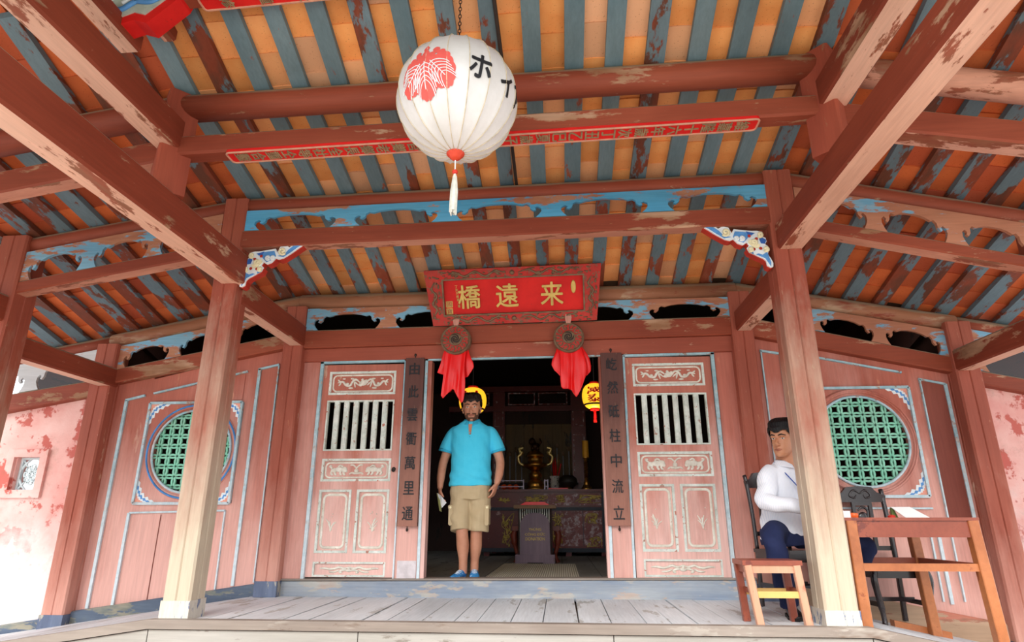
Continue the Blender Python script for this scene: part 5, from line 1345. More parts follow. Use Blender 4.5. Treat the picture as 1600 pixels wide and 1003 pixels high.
# carved dark chairs, front towards -Y in their own space
def carved_chair(label, loc, rz):
    o = thing('carved_chair', label, 'chair', loc, (0, 0, rz), group='dark carved chairs')
    L = lambda mb, n, **k: mb.build(n, ebony, o, local=True, **k)
    W = 0.215; S = 0.44
    L(MB().cbox((0, -0.01, S-0.012), (0.45, 0.43, 0.028)), 'seat')
    for y in (-0.20, 0.18): L(MB().box(-W+0.03, W-0.03, y-0.012, y+0.012, S-0.085, S-0.026), 'seat_rail')
    for x in (-W+0.015, W-0.015): L(MB().box(x-0.012, x+0.012, -0.18, 0.17, S-0.085, S-0.026), 'seat_rail')
    for s in (-1, 1):
        L(MB().tube(wave([(s*(W-0.02), -0.195, S-0.03), (s*(W-0.005), -0.205, 0.33), (s*(W-0.03), -0.195, 0.16), (s*(W-0.035), -0.20, 0.05), (s*(W-0.02), -0.215, 0.0)]), [0.026]*8+[0.024]*6+[0.019]*6+[0.022]*5, 8), 'leg', smooth=True)
        L(MB().beam((s*(W-0.02), 0.20, 0.0), (s*(W-0.02), 0.185, S), 0.036, 0.036, 0.006), 'leg')
        L(MB().tube(wave([(s*(W-0.02), 0.185, S), (s*(W-0.02), 0.20, 0.72), (s*(W-0.015), 0.235, 0.98), (s*(W-0.012), 0.25, 1.035)]), 0.020, 8), 'back_post', smooth=True)
    L(MB().box(-W+0.03, W-0.03, -0.005, 0.02, 0.17, 0.20), 'stretcher')
    for x in (-W+0.02, W-0.02): L(MB().box(x-0.011, x+0.011, -0.18, 0.19, 0.15, 0.185), 'stretcher')
    cr = MB().prism([(-W+0.01, 0.93), (W-0.01, 0.93), (W+0.005, 0.985), (0.15, 1.01), (0.11, 1.055), (0.0, 1.065), (-0.11, 1.055), (-0.15, 1.01), (-W-0.005, 0.985)], 0.215, 0.25)
    c = L(cr, 'crest_rail')
    cv = MB()
    for s in (-1, 1): relief(cv, wave([(0.0, 1.0), (s*0.05, 1.03), (s*0.09, 0.985), (s*0.05, 0.965), (s*0.03, 0.99)]), 0.213, 0.008)
    L(cv, 'crest_carving', smooth=True).parent = c
    sp = frame_mb(-0.085, 0.085, 0.56, 0.93, 0.028, 0.205, 0.23); s_ = L(sp, 'splat')
    cv = MB(); cv.ball((0, 0.215, 0.80), (0.045, 0.012, 0.05), 10, 8); relief(cv, wave([(-0.04, 0.86), (0, 0.89), (0.04, 0.86), (0.03, 0.78), (0.0, 0.74), (-0.03, 0.78)]), 0.21, 0.011); relief(cv, wave([(0, 0.74), (0.03, 0.68), (-0.03, 0.63), (0, 0.58)]), 0.215, 0.012)
    L(cv, 'splat_carving', smooth=True).parent = s_
    L(MB().box(-W+0.03, W-0.03, 0.195, 0.22, 0.54, 0.575), 'lower_rail')
    return o
ch1 = carved_chair('dark carved chair under the seated man in white', (2.19, -0.60, 0.0), R(15))
ch1.scale = (0.74, 1.0, 0.97)
carved_chair('empty dark carved chair behind the wooden table', (3.03, -0.33, -0.135), R(3))
# ------------------------------------------------------------------ people
def union(mb, name, mat, parent, voxel=0.007, it=3, fac=0.5, disp=None):
    """fuse the shapes of a mesh into one continuous skin"""
    o = mb.build('fuse', mat)
    r = o.modifiers.new('r', 'REMESH'); r.mode = 'VOXEL'; r.voxel_size = voxel
    s = o.modifiers.new('s', 'SMOOTH'); s.factor = fac; s.iterations = it
    dg = bpy.context.evaluated_depsgraph_get()
    me = bpy.data.meshes.new_from_object(o.evaluated_get(dg))
    me.name = name
    bpy.data.objects.remove(o)
    off = Vector((0, 0, 0)); p = parent
    while p is not None: off += p.location; p = p.parent
    cos = [v.co.copy() for v in me.vertices]
    if disp:
        nor = [v.normal.copy() for v in me.vertices]
        cos = [c+disp(c)*q for c, q in zip(cos, nor)]
    me.vertices.foreach_set('co', [x for c in cos for x in (c-off)])
    me.polygons.foreach_set('use_smooth', [True]*len(me.polygons))
    n = bpy.data.objects.new(name, me); C.objects.link(n); n.parent = parent
    return n
def ell(c, rx, ry, a=0.0, n=20, e=1.0, f=None):
    """horizontal ring"""
    out = []
    for k in range(n):
        t = 2*math.pi*k/n
        x = rx*math.copysign(abs(math.cos(t))**e, math.cos(t)); y = ry*math.copysign(abs(math.sin(t))**e, math.sin(t))
        out.append((c[0]+x*math.cos(a)-y*math.sin(a), c[1]+x*math.sin(a)+y*math.cos(a), c[2]))
    return out
def limb(mb, pts, rr, n=14, seg=5):
    P = wave(pts, seg); m = len(P); k = len(rr)-1
    rad = []
    for i in range(m):
        t = i/(m-1)*k; j = min(int(t), k-1); f = t-j; f = f*f*(3-2*f); rad.append(rr[j]+(rr[j+1]-rr[j])*f)
    mb.tube(P, rad, n)
HEAD = [(-0.004, 0.020, -0.070, -0.035), (0.006, 0.034, -0.083, -0.015), (0.022, 0.047, -0.090, 0.01), (0.045, 0.058, -0.089, 0.045), (0.070, 0.065, -0.087, 0.072), (0.095, 0.070, -0.085, 0.085),
        (0.116, 0.0725, -0.081, 0.092), (0.135, 0.075, -0.088, 0.097), (0.160, 0.0765, -0.090, 0.098), (0.185, 0.074, -0.082, 0.094), (0.207, 0.065, -0.066, 0.082), (0.224, 0.048, -0.042, 0.062), (0.235, 0.020, -0.01, 0.03)]
class Head:
    def __init__(s, chin, yaw, pitch=0.0, k=1.0, roll=0.0):
        s.m = Matrix.Translation(Vector(chin)) @ Matrix.Rotation(yaw, 4, 'Z') @ Matrix.Rotation(pitch, 4, 'X') @ Matrix.Rotation(roll, 4, 'Y') @ Matrix.Scale(k, 4)
        s.k = k
    def P(s, p): return tuple(s.m @ Vector(p))
    def add(s, mb, sub):
        mb.add([s.P(v) for v in sub.v], sub.f, sub.m)
    def skin(s, mb):
        h = MB(); rings = []
        for z, rx, yf, yb in HEAD:
            yc = (yf+yb)/2; ry = (yb-yf)/2
            rings.append(ell((0, yc, z), rx, ry, 0, 28, 0.92))
        h.loft(rings)
        # nose, brow, cheekbones, lips, chin, ears
        h.tube([(0, -0.080, 0.122), (0, -0.097, 0.100), (0, -0.110, 0.082), (0, -0.100, 0.072), (0, -0.083, 0.070)], [0.0065, 0.008, 0.0110, 0.0095, 0.006], 10)
        for d in (-1, 1):
            h.ball((d*0.011, -0.095, 0.076), (0.009, 0.010, 0.008), 8, 6)
            h.tube([(d*0.010, -0.087, 0.132), (d*0.034, -0.084, 0.136), (d*0.054, -0.066, 0.128)], [0.007, 0.008, 0.006], 8)
            h.ball((d*0.077, 0.012, 0.098), (0.008, 0.020, 0.032), 10, 8)
            h.tube([(d*0.073, -0.002, 0.075), (d*0.082, 0.006, 0.10), (d*0.084, 0.020, 0.124), (d*0.080, 0.030, 0.11)], [0.006, 0.006, 0.006, 0.005], 6)
        h.tube([(-0.024, -0.082, 0.047), (0, -0.093, 0.049), (0.024, -0.082, 0.047)], [0.005, 0.007, 0.005], 8)
        h.tube([(-0.020, -0.082, 0.038), (0, -0.091, 0.037), (0.020, -0.082, 0.038)], [0.005, 0.0075, 0.005], 8)
        h.ball((0, -0.076, 0.010), (0.02, 0.014, 0.014), 10, 8)
        h.tube([(0, 0.02, -0.075), (0, 0.022, -0.02), (0, 0.018, 0.05)], [0.060, 0.055, 0.052], 16)
        s.add(mb, h)
    def shell(s, fn, nz, na, z0, z1, grow):
        """a part of the skull's surface pushed outwards; fn(a, z) True where it covers"""
        m = MB(); idx = {}
        def surf(a, z, g):
            for i in range(len(HEAD)-1):
                if z <= HEAD[i+1][0]:
                    f = (z-HEAD[i][0])/(HEAD[i+1][0]-HEAD[i][0]); q = [HEAD[i][j]+(HEAD[i+1][j]-HEAD[i][j])*f for j in range(1, 4)]; break
            else: q = HEAD[-1][1:]
            yc = (q[1]+q[2])/2; ry = (q[2]-q[1])/2
            c, t = math.cos(a), math.sin(a)
            x = (q[0]+g)*math.copysign(abs(c)**0.92, c); y = yc+(ry+g)*math.copysign(abs(t)**0.92, t)
            return (x, y, z+ (g if z > 0.2 else 0)*0.9)
        rows = [[None]*(na) for _ in range(nz+1)]
        for j in range(nz+1):
            z = z0+(z1-z0)*j/nz
            for i in range(na):
                a = 2*math.pi*i/na
                if fn(a, z):
                    g = grow(a, z) if callable(grow) else grow
                    rows[j][i] = len(m.v); m.v.append(surf(a, z, g))
        for j in range(nz):
            for i in range(na):
                q = [rows[j][i], rows[j][(i+1) % na], rows[j+1][(i+1) % na], rows[j+1][i]]
                if None not in q: m.f.append(tuple(q)); m.m.append(0)
        m.v = [s.P(v) for v in m.v]
        return m
    def eyes(s, parent, iris, brow, gaze=0.0, squint=1.0):
        for d in (-1, 1):
            e = MB(); e.ball((d*0.031, -0.0735, 0.1165), (0.0125, 0.0105, 0.0085*squint), 14, 10); o = MB(); s.add(o, e)
            eo = o.build('eye', 'eye_white', parent, smooth=True)
            e = MB(); e.ball((d*0.031+gaze*0.006, -0.0812, 0.1165), (0.0056, 0.0034, 0.0056*squint), 12, 8); o = MB(); s.add(o, e); o.build('iris', iris, eo, smooth=True)
            e = MB(); e.tube([(d*0.018, -0.083, 0.123), (d*0.031, -0.0855, 0.1255), (d*0.045, -0.076, 0.121)], [0.003, 0.0035, 0.0025], 6); o = MB(); s.add(o, e); o.build('eyelid', s.skin_mat, parent, smooth=True)
            e = MB(); e.tube([(d*0.012, -0.0935, 0.136), (d*0.032, -0.0925, 0.142), (d*0.054, -0.074, 0.135)], [0.0032, 0.0045, 0.002], 6); o = MB(); s.add(o, e); o.build('eyebrow', brow, parent, smooth=True)
    def lips(s, parent, mat):
        e = MB(); e.tube([(-0.025, -0.0855, 0.0445), (-0.01, -0.0985, 0.048), (0, -0.0995, 0.0465), (0.01, -0.0985, 0.048), (0.025, -0.0855, 0.0445)], [0.001, 0.0035, 0.003, 0.0035, 0.001], 6)
        e.tube([(-0.022, -0.0855, 0.041), (0, -0.098, 0.0375), (0.022, -0.0855, 0.041)], [0.001, 0.0042, 0.001], 6)
        o = MB(); s.add(o, e); o.build('lips', mat, parent, smooth=True)
def hand(mb, wrist, fwd, nrm, thumb, curl=0.35, spread=0.06, k=1.0):
    """palm, four fingers of different lengths and a thumb; fwd along the hand, nrm out of the palm side, thumb = side the thumb leaves"""
    w = Vector(wrist); f = Vector(fwd).normalized(); t = Vector(thumb); t = (t-f*t.dot(f)).normalized(); n = Vector(nrm); n = (n-f*n.dot(f)-t*n.dot(t)).normalized()
    def ring(d, hw, th, off=0.0):
        c = w+f*d*k+t*off*k
        return [c+t*(hw*k*math.cos(a))+n*(th*k*math.sin(a)) for a in [2*math.pi*i/14 for i in range(14)]]
    mb.loft([ring(-0.02, 0.026, 0.020), ring(0.01, 0.030, 0.018), ring(0.035, 0.038, 0.017), ring(0.07, 0.041, 0.015), ring(0.092, 0.038, 0.012)])
    for i, (off, ln) in enumerate(((0.030, 0.072), (0.010, 0.080), (-0.010, 0.074), (-0.029, 0.058))):
        p = w+f*0.085*k+t*off*k; d = (f+t*spread*(1.5-i)).normalized(); pts = [w+f*0.06*k+t*off*0.9*k, p]; a = 0
        for j, fr in enumerate((0.45, 0.32, 0.23)):
            a += curl*(0.6+0.5*j)*(1+0.12*i)
            p = p+(d*math.cos(a)+n*math.sin(a))*ln*fr*k; pts.append(p)
        mb.tube(pts, [0.009*k, 0.0098*k, 0.0092*k, 0.0085*k, 0.0070*k], 9)
    p0 = w+f*0.015*k+t*0.022*k
    d1 = (f*0.75+t*0.62+n*0.25).normalized(); d2 = (f*0.92+t*0.15+n*0.45).normalized(); d3 = (f*0.9-t*0.1+n*0.5).normalized()
    p1 = p0+d1*0.042*k; p2 = p1+d2*0.032*k; p3 = p2+d3*0.026*k
    mb.tube([p0, p1, p2, p3], [0.015*k, 0.0125*k, 0.0105*k, 0.008*k], 10)
def skin(name, col, dark):
    k = NT(name); v = k.coord()
    k.l(k.ramp(k.noise(v, 9, 5), 0.3, 0.7, lin(dark), lin(col)), k.b.inputs['Base Color'])
    k.b.inputs['Roughness'].default_value = 0.5; k.b.inputs['Subsurface Weight'].default_value = 0.08
    k.b.inputs['Subsurface Radius'].default_value = (0.02, 0.008, 0.004); k.b.inputs['Subsurface Scale'].default_value = 0.3
    return k.m
def fabric(name, a, b, scale=200, stripes=None):
    k = NT(name); v = k.coord()
    col = k.ramp(k.noise(v, 7, 6), 0.3, 0.7, lin(a), lin(b))
    if stripes:
        s = k.n('ShaderNodeTexWave'); s.inputs['Scale'].default_value = stripes[0]; s.bands_direction = stripes[2]; k.l(v, s.inputs['Vector'])
        col = k.mix(k.ramp(s.outputs['Fac'], 0.75, 0.85), col, lin(stripes[1]))
    k.l(col, k.b.inputs['Base Color']); k.b.inputs['Roughness'].default_value = 0.85; k.b.inputs['Specular IOR Level'].default_value = 0.15
    k.bump(k.noise(v, scale, 2), 0.15, 0.001)
    return k.m
M['eye_white'] = plain('eye_white', (222, 216, 208), 0.3, 0, 0.03)
M['iris_brown'] = plain('brown_iris', (46, 30, 22), 0.2)
skin_a = skin('fair_skin', (208, 148, 118), (190, 128, 100)); skin_b = skin('tanned_skin', (196, 138, 104), (176, 116, 84))
hair_a = plain('dark_brown_hair', (36, 26, 22), 0.6, 0, 0.3, 60, 0.5); hair_b = plain('black_hair', (20, 18, 20), 0.5, 0, 0.3, 60, 0.5)
beard_m = plain('short_brown_beard', (96, 66, 50), 0.8, 0, 0.3, 90, 0.6)
lip_a = plain('lip', (168, 96, 82), 0.5, 0, 0.05); lip_b = plain('lip_tan', (156, 88, 74), 0.5, 0, 0.05)
turq = fabric('turquoise_pique', (70, 202, 238), (86, 214, 246)); turq_d = fabric('turquoise_rib', (56, 172, 208), (66, 184, 218))
khaki = fabric('khaki_check', (186, 164, 128), (200, 180, 146), 160, (26, (186, 165, 130), 'X'))
navy = fabric('navy_trousers', (30, 36, 66), (40, 48, 82)); shirt_w = fabric('white_striped_cotton', (226, 228, 236), (236, 238, 244), 200, (30, (212, 218, 232), 'X'))

# ---- man in the doorway
X0, Y0, Z0 = -0.445, 0.36, FLOOR
man = thing('person', 'man in turquoise polo shirt and khaki shorts stepping through the doorway', 'person', (X0, Y0, Z0))
G = lambda x, y, z: (X0+x, Y0+y, Z0+z)
sk = MB()
sk.loft([ell(G(0, 0.0, z), rx, ry, 0, 24, 0.9) for z, rx, ry in ((0.80, 0.15, 0.11), (0.95, 0.165, 0.12), (1.10, 0.16, 0.12), (1.25, 0.175, 0.12), (1.36, 0.18, 0.11), (1.43, 0.15, 0.09), (1.47, 0.08, 0.07))])
hd = Head(G(0.006, -0.030, 1.478), R(4), R(3), 1.16, R(-2)); hd.skin_mat = skin_a; hd.skin(sk)
# arms: right one hangs outside holding a paper, left one into the pocket
RW = G(-0.292, -0.06, 0.825); LW = G(0.262, -0.055, 0.865)
limb(sk, [G(-0.15, 0.01, 1.36), G(-0.222, 0.015, 1.24), G(-0.275, 0.01, 1.10), G(-0.290, -0.03, 0.96), RW], [0.045, 0.052, 0.044, 0.042, 0.028])
limb(sk, [G(0.16, 0.01, 1.36), G(0.232, 0.02, 1.24), G(0.285, 0.03, 1.10), G(0.285, -0.02, 0.97), LW], [0.045, 0.052, 0.044, 0.042, 0.028])
hand(sk, RW, (0.10, -0.12, -1), (0.85, 0.2, 0.0), (0.1, -1, -0.1), 0.55, 0.04, 1.0)
hand(sk, LW, (-0.32, -0.05, -1), (-0.6, 0.6, 0), (-0.3, -1, 0), 0.3, 0.04, 1.0)
RF = (-0.10, -0.16, 0.0); LF = (0.035, -0.02, 0.0)
limb(sk, [G(-0.085, 0.0, 0.86), G(-0.09, -0.05, 0.62), G(-0.066, -0.08, 0.46), G(-0.056, -0.055, 0.30), G(-0.050, -0.05, 0.16), G(-0.050, -0.05, 0.05)], [0.084, 0.076, 0.057, 0.060, 0.042, 0.040])
limb(sk, [G(0.085, 0.02, 0.86), G(0.08, 0.01, 0.62), G(0.066, 0.0, 0.46), G(0.058, 0.03, 0.30), G(0.046, 0.05, 0.16), G(0.044, 0.05, 0.05)], [0.084, 0.076, 0.057, 0.060, 0.042, 0.040])
body = union(sk, 'body', skin_a, man, 0.006, 2, 0.4)
hd.eyes(body, 'iris_brown', hair_a, 0.0, 0.75); hd.lips(body, lip_a)
def hair_cover(a, z):
    front = -math.sin(a)      # 1 at the face, -1 at the back
    lim = 0.160+0.008*math.sin(a*9) if front > 0.55 else (0.105+(front+0.2)*0.09 if front > -0.2 else 0.055)
    return z > lim
nz_ = lambda a, z: 0.003+0.010*min(1, max(0, z-(0.165 if -math.sin(a) > 0.5 else 0.09))/0.02)+0.006*abs(math.sin(a*7+z*90))*max(0, (z-0.12)/0.11)+0.004*math.sin(a*13+z*40)**2
hr = hd.shell(hair_cover, 60, 150, 0.05, 0.2349, nz_)
hb = MB(); hb.add(hr.v, hr.f)
for k in range(34):
    a = rnd.uniform(0, 2*math.pi); z = rnd.uniform(0.17, 0.228)
    t = MB(); x, y = 0.068*math.cos(a)*(1-(z-0.17)*6), 0.005+0.085*math.sin(a)*(1-(z-0.17)*6)
    t.tube([(x, y, z), (x*1.12+rnd.uniform(-.01, .01), y*1.12, z+0.010), (x*1.2+rnd.uniform(-.015, .015), y*1.16, z+0.002)], [0.009, 0.008, 0.003], 6); hd.add(hb, t)
hb.build('hair', hair_a, body, smooth=True)
def beard_cover(a, z):
    front = -math.sin(a)
    if front < -0.05: return False
    side = z < 0.10 and front < 0.45
    low = z < 0.028
    mous = 0.050 < z < 0.066 and front > 0.75
    jaw = z < 0.05 and front < 0.9
    return side or low or mous or jaw
bd = hd.shell(beard_cover, 48, 150, -0.003, 0.105, 0.0028); bd.build('beard', beard_m, body, smooth=True)
# polo shirt
sh = MB()
sh.loft([ell(G(0.0, 0.0, z), rx, ry, 0, 28, 0.88) for z, rx, ry in ((0.845, 0.212, 0.150), (0.90, 0.208, 0.150), (1.0, 0.200, 0.148), (1.12, 0.195, 0.146), (1.25, 0.205, 0.142), (1.34, 0.208, 0.132), (1.39, 0.205, 0.118), (1.43, 0.178, 0.100), (1.46, 0.125, 0.090), (1.485, 0.085, 0.080))])
limb(sh, [G(-0.12, 0.01, 1.40), G(-0.185, 0.012, 1.355), G(-0.236, 0.014, 1.25), G(-0.258, 0.012, 1.195)], [0.050, 0.068, 0.074, 0.073])
limb(sh, [G(0.13, 0.01, 1.40), G(0.195, 0.012, 1.355), G(0.246, 0.018, 1.25), G(0.268, 0.022, 1.195)], [0.050, 0.068, 0.074, 0.073])
def folds(v):
    x, y, z = v.x-X0, v.y-Y0, v.z-Z0
    w = max(0, 1-abs(z-0.90)/0.14)
    return 0.006*w*math.sin(z*70+x*9+math.sin(x*14)*1.5)+0.004*math.sin(x*26+z*8)*max(0, 1.2-z)/0.4+0.004*math.sin((x*1.2+z)*38)*max(0, 1-abs(abs(x)-0.17)/0.09)
shirt = union(sh, 'polo_shirt', turq, man, 0.008, 4, 0.5, folds)
cl = MB()
for s in (-1, 1):
    def fn(u, v, s=s):
        a = R(-90)+s*(R(12)+u*R(168)); r = 0.066+0.030*v
        drop = 0.045*(1-u)**2
        return G(0.004+r*1.12*math.cos(a), -0.004+r*math.sin(a)-0.012*(1-u), 1.515-0.050*v-drop+0.008*math.cos(u*3))
    cl.grid(fn, 16, 4)
cl.build('collar', turq_d, shirt, smooth=True, solid=0.005)
pk = MB()
pk.add([G(-0.018, -0.105, 1.44), G(0.020, -0.105, 1.44), G(0.012, -0.139, 1.335), G(-0.006, -0.139, 1.335)], [(0, 3, 2, 1)])
pk.build('neck_opening', skin_a, shirt, solid=0.006)
for z, y in ((1.35, -0.148), (1.31, -0.152)):
    b = MB(); b.lathe([(0.006, 0), (0.006, 0.003)], 8, G(0.004, y, z), axis='y'); b.build('button', turq_d, shirt)
for s, c0, c1 in ((-1, G(-0.256, 0.012, 1.20), G(-0.262, 0.012, 1.178)), (1, G(0.266, 0.022, 1.20), G(0.272, 0.023, 1.178))):
    b = MB(); b.tube([c0, c1], 0.0735, 18); b.build('sleeve_band', turq_d, shirt, smooth=False)
# shorts with cargo pockets
so_ = MB()
so_.loft([ell(G(0, 0.005, z), rx, ry, 0, 24, 0.9) for z, rx, ry in ((0.72, 0.19, 0.135), (0.80, 0.198, 0.145), (0.88, 0.200, 0.145), (0.92, 0.195, 0.140))])
limb(so_, [G(-0.088, 0.0, 0.82), G(-0.092, -0.03, 0.62), G(-0.082, -0.07, 0.432)], [0.106, 0.104, 0.092], 18)
limb(so_, [G(0.09, 0.01, 0.82), G(0.093, 0.0, 0.62), G(0.085, -0.005, 0.425)], [0.106, 0.106, 0.098], 18)
shorts = union(so_, 'shorts', khaki, man, 0.008, 3, 0.5, lambda v: 0.005*math.sin((v.z-Z0)*55+(v.x-X0)*20)*(0.5+0.5*math.sin((v.x-X0)*31)) + 0.003*math.sin((v.z-Z0)*23-(v.x-X0)*44))
for s in (-1, 1):
    p = MB(); p.cbox(G(s*0.172, -0.015-0.02*(s < 0), 0.565), (0.04, 0.15, 0.17), ch=0.012); pk = p.build('cargo_pocket', khaki, shorts)
    p = MB(); p.cbox(G(s*0.175, -0.015-0.02*(s < 0), 0.648), (0.045, 0.155, 0.04), ch=0.01); fl = p.build('pocket_flap', khaki, shorts)
    p = MB(); p.lathe([(0.011, 0), (0.011, 0.004)], 10, G(s*0.175, -0.095-0.02*(s < 0), 0.645), axis='y'); p.build('button', 'orn_cream', shorts)
def shoe(parent, heel, yaw, mat, sole_mat, lace_mat, ln=0.285, k=1.0):
    c, s = math.cos(yaw), math.sin(yaw)
    def T(p): return (heel[0]+(p[0]*c-p[1]*s)*k, heel[1]+(p[0]*s+p[1]*c)*k, heel[2]+p[2]*k)
    m = MB(); rings = []
    for y, w, h0, h in ((0.035, 0.012, 0.015, 0.05), (0.03, 0.030, 0.012, 0.085), (0.0, 0.036, 0.012, 0.095), (-0.05, 0.038, 0.012, 0.088), (-0.10, 0.042, 0.012, 0.072), (-0.16, 0.048, 0.012, 0.058), (-0.21, 0.043, 0.012, 0.048), (-0.245, 0.028, 0.014, 0.036), (-0.255, 0.010, 0.016, 0.026)):
        rings.append([T((w*math.cos(a), y, h0+(h-h0)*(0.5+0.5*math.sin(a)))) for a in [2*math.pi*i/14 for i in range(14)]])
    m.loft(rings); sh_ = m.build('shoe', mat, parent, smooth=True)
    m = MB(); pts = [(0.032, 0.035), (0.040, 0.0), (0.042, -0.08), (0.052, -0.16), (0.045, -0.22), (0.02, -0.262), (-0.02, -0.262), (-0.045, -0.22), (-0.052, -0.16), (-0.042, -0.08), (-0.040, 0.0), (-0.032, 0.035)]
    v0 = [T((a, b, 0.0)) for a, b in pts]; v1 = [T((a, b, 0.020)) for a, b in pts]; n = len(pts)
    m.add(v0+v1, [tuple(range(n)), tuple(range(2*n-1, n-1, -1))]+[(i, n+i, n+(i+1) % n, (i+1) % n) for i in range(n)]); m.build('sole', sole_mat, sh_)
    m = MB()
    for i in range(4):
        y = -0.075-i*0.024; z = 0.080-i*0.008
        m.tube([T((-0.026, y, z-0.004)), T((0, y-0.008, z+0.006)), T((0.026, y, z-0.004))], 0.0035*k, 5)
    m.build('laces', lace_mat, sh_, smooth=True)
    return sh_
blue_shoe = paint('blue_running_shoe', (44, 140, 220), (60, 160, 232), (226, 240, 250), 0.60, 16, 'n')
shoe(man, G(-0.054, -0.04, 0.0), R(-14), blue_shoe, 'orn_white', 'orn_white'); shoe(man, G(0.044, 0.06, 0.0), R(8), blue_shoe, 'orn_white', 'orn_white')
# the folded paper in his right hand
pp = thing('folded_leaflet', 'folded white and green leaflet held by the man in turquoise', 'leaflet', G(-0.27, -0.08, 0.70))
m = MB()
m.add([G(-0.305, -0.115, 0.775), G(-0.262, -0.140, 0.745), G(-0.215, -0.120, 0.685), G(-0.262, -0.095, 0.640), G(-0.303, -0.112, 0.778), G(-0.260, -0.137, 0.748), G(-0.213, -0.117, 0.688), G(-0.260, -0.092, 0.643)], [(0, 1, 2, 3), (7, 6, 5, 4), (0, 4, 5, 1), (1, 5, 6, 2), (2, 6, 7, 3), (3, 7, 4, 0)])
m.build('white_sheet', plain('leaflet_white', (236, 236, 236), 0.5, 0, 0.03), pp)
m = MB()
m.add([G(-0.318, -0.09, 0.78), G(-0.285, -0.115, 0.76), G(-0.262, -0.105, 0.605), G(-0.285, -0.085, 0.615), G(-0.316, -0.087, 0.78), G(-0.283, -0.112, 0.76), G(-0.260, -0.102, 0.605), G(-0.283, -0.082, 0.615)], [(0, 1, 2, 3), (7, 6, 5, 4), (0, 4, 5, 1), (1, 5, 6, 2), (2, 6, 7, 3), (3, 7, 4, 0)])
m.build('green_sheet', plain('leaflet_green', (170, 170, 110), 0.5, 0, 0.15, 20), pp)

# ---- seated man
seat = thing('person', 'seated man in white shirt and navy trousers looking left behind the right post', 'person', (2.14, -0.75, 0.46))
FW = Vector((0.45, -0.89, 0)).normalized(); RT = Vector((-0.89, -0.45, 0)).normalized(); YA = math.atan2(FW.x, -FW.y)
def S_(r, f, z): return tuple(Vector((2.14, -0.74, 0))+RT*r+FW*f+Vector((0, 0, z)))
sk = MB()
sk.loft([ell(S_(0, f, z), rx, ry, YA, 22, 0.9) for f, z, rx, ry in ((0, 0.48, 0.15, 0.11), (0.01, 0.60, 0.15, 0.105), (0.03, 0.75, 0.155, 0.105), (0.06, 0.90, 0.165, 0.10), (0.075, 1.0, 0.15, 0.085), (0.08, 1.05, 0.07, 0.06))])
hd2 = Head(S_(0.015, 0.125, 1.112), R(-46), R(2), 1.17, R(2)); hd2.skin_mat = skin_b; hd2.skin(sk)
limb(sk, [S_(0.0, 0.07, 1.03), S_(0.0, 0.085, 1.08), S_(0.0, 0.10, 1.14)], [0.068, 0.056, 0.054])
WR = (2.235, -1.075, 0.735); WL = (2.42, -1.02, 0.70)
limb(sk, [S_(0.16, 0.07, 0.99), S_(0.205, 0.10, 0.90), (1.945, -1.0, 0.775), (2.07, -1.08, 0.745), WR], [0.050, 0.045, 0.038, 0.036, 0.027])
limb(sk, [S_(-0.16, 0.07, 0.99), S_(-0.23, 0.06, 0.88), S_(-0.25, 0.08, 0.76), (2.44, -0.92, 0.72), WL], [0.055, 0.048, 0.040, 0.038, 0.027])
hand(sk, WR, (1, 0.05, -0.12), (0.1, -0.2, -1), (0.1, -1, 0.3), 0.35, 0.05, 0.95)
hand(sk, WL, (-0.35, -0.9, -0.2), (-0.1, 0, -1), (-1, 0.3, 0.2), 0.35, 0.05, 0.95)
limb(sk, [S_(0.08, 0.02, 0.53), (1.99, -0.96, 0.545), (1.945, -1.085, 0.50), (1.975, -1.07, 0.30), (2.02, -1.02, 0.07)], [0.07, 0.065, 0.055, 0.05, 0.035])
limb(sk, [S_(-0.08, 0.02, 0.53), (2.50, -0.73, 0.505), (2.72, -0.72, 0.46), (2.60, -0.74, 0.28), (2.46, -0.74, 0.05)], [0.07, 0.065, 0.055, 0.05, 0.035])
body2 = union(sk, 'body', skin_b, seat, 0.006, 2, 0.4)
hd2.eyes(body2, 'iris_brown', hair_b, 0.3, 0.7); hd2.lips(body2, lip_b)
def hl2(a):
    front = -math.sin(a)
    return 0.160+0.010*math.sin(a*5) if front > 0.72 else (0.090+(front-0.1)*0.11 if front > 0.1 else (0.062 if front > -0.3 else 0.02))
def hair2(a, z): return z > hl2(a)
h2 = hd2.shell(hair2, 60, 150, 0.03, 0.2349, lambda a, z: 0.002+0.010*min(1, max(0, z-hl2(a))/0.035)+0.011*max(0, (z-0.14)/0.1)+0.003*abs(math.sin(a*17+z*60)))
h2.build('hair', hair_b, body2, smooth=True)
sh = MB()
sh.loft([ell(S_(0, f, z), rx, ry, YA, 24, 0.9) for f, z, rx, ry in ((0, 0.50, 0.195, 0.155), (0.005, 0.56, 0.190, 0.150), (0.015, 0.66, 0.180, 0.14), (0.03, 0.78, 0.180, 0.13), (0.055, 0.90, 0.190, 0.118), (0.07, 0.99, 0.175, 0.10), (0.078, 1.04, 0.12, 0.085), (0.082, 1.068, 0.074, 0.070))])
limb(sh, [S_(0.12, 0.07, 1.0), S_(0.19, 0.085, 0.95), S_(0.218, 0.105, 0.87), (1.945, -1.0, 0.775), (2.06, -1.08, 0.75), (2.20, -1.08, 0.735)], [0.066, 0.074, 0.072, 0.068, 0.058, 0.046])
limb(sh, [S_(-0.14, 0.07, 1.0), S_(-0.215, 0.06, 0.90), S_(-0.25, 0.08, 0.76), (2.44, -0.92, 0.725), (2.42, -1.0, 0.70)], [0.068, 0.066, 0.062, 0.054, 0.044])
shirt2 = union(sh, 'shirt', shirt_w, seat, 0.008, 4, 0.5, lambda v: 0.005*math.sin(v.z*48+v.x*17)*max(0, 1-abs(v.z-0.62)/0.3)+0.004*math.sin((v.x-v.y)*34+v.z*15))
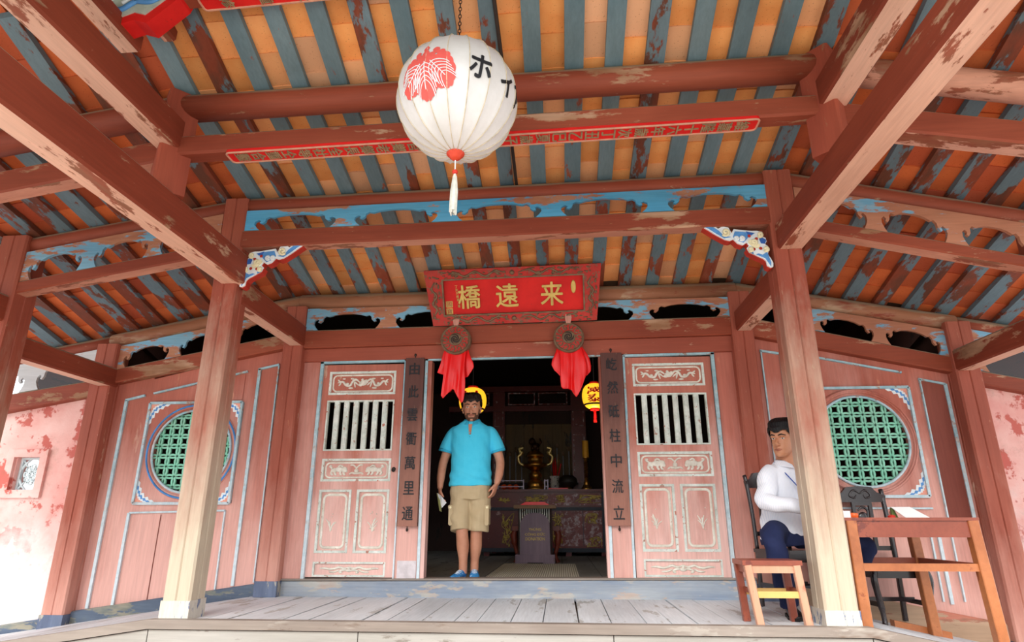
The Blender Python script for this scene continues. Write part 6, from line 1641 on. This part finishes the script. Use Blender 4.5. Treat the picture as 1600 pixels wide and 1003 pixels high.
cl = MB()
for s in (-1, 1):
    def fn(u, v, s=s):
        a = s*(R(10)+u*R(170)); r = 0.060+0.034*v
        d = FW*math.cos(a)*r*1.05+RT*math.sin(a)*r*1.1
        return tuple(Vector(S_(0, 0.088+0.012*(1-u), 1.098-0.048*v-0.030*(1-u)**2))+d)
    cl.grid(fn, 14, 4)
cl.build('collar', shirt_w, shirt2, smooth=True, solid=0.004)
ly = MB()
pts = [tuple(Vector(S_(0, 0.085, 1.085))+FW*math.cos(a)*0.072+RT*math.sin(a)*0.078) for a in [R(-100+i*20) for i in range(-3, 9)]]
ly.tube(wave([S_(0.075, 0.06, 1.075), S_(0.085, 0.13, 1.02), S_(0.06, 0.18, 0.95), S_(0.01, 0.195, 0.89), S_(-0.02, 0.20, 0.86)]), 0.0045, 6)
ly.tube(wave([S_(-0.075, 0.06, 1.075), S_(-0.07, 0.14, 1.02), S_(-0.045, 0.182, 0.95), S_(-0.02, 0.20, 0.86)]), 0.0045, 6)
ly.build('lanyard', plain('blue_lanyard', (50, 80, 160), 0.6), shirt2, smooth=True)
tr = MB()
tr.loft([ell(S_(0, 0.0, z), rx, ry, YA, 22, 0.9) for z, rx, ry in ((0.463, 0.19, 0.15), (0.50, 0.20, 0.16), (0.58, 0.182, 0.145))])
limb(tr, [S_(0.09, 0.03, 0.545), (1.99, -0.95, 0.55), (1.945, -1.085, 0.50), (1.975, -1.07, 0.30), (2.02, -1.02, 0.07)], [0.092, 0.088, 0.076, 0.072, 0.062], 18)
limb(tr, [S_(-0.09, 0.02, 0.535), (2.50, -0.73, 0.51), (2.73, -0.72, 0.465), (2.60, -0.74, 0.28), (2.46, -0.74, 0.05)], [0.092, 0.086, 0.076, 0.070, 0.062], 18)
union(tr, 'trousers', navy, seat, 0.008, 3, 0.5, lambda v: 0.005*math.sin(v.z*42+v.x*22-v.y*13))
blk = plain('black_leather', (26, 24, 26), 0.35)
shoe(seat, (2.03, -0.99, 0.0), R(-8), blk, 'black', 'ink'); shoe(seat, (2.47, -0.70, -0.022), R(-42), blk, 'black', 'ink')
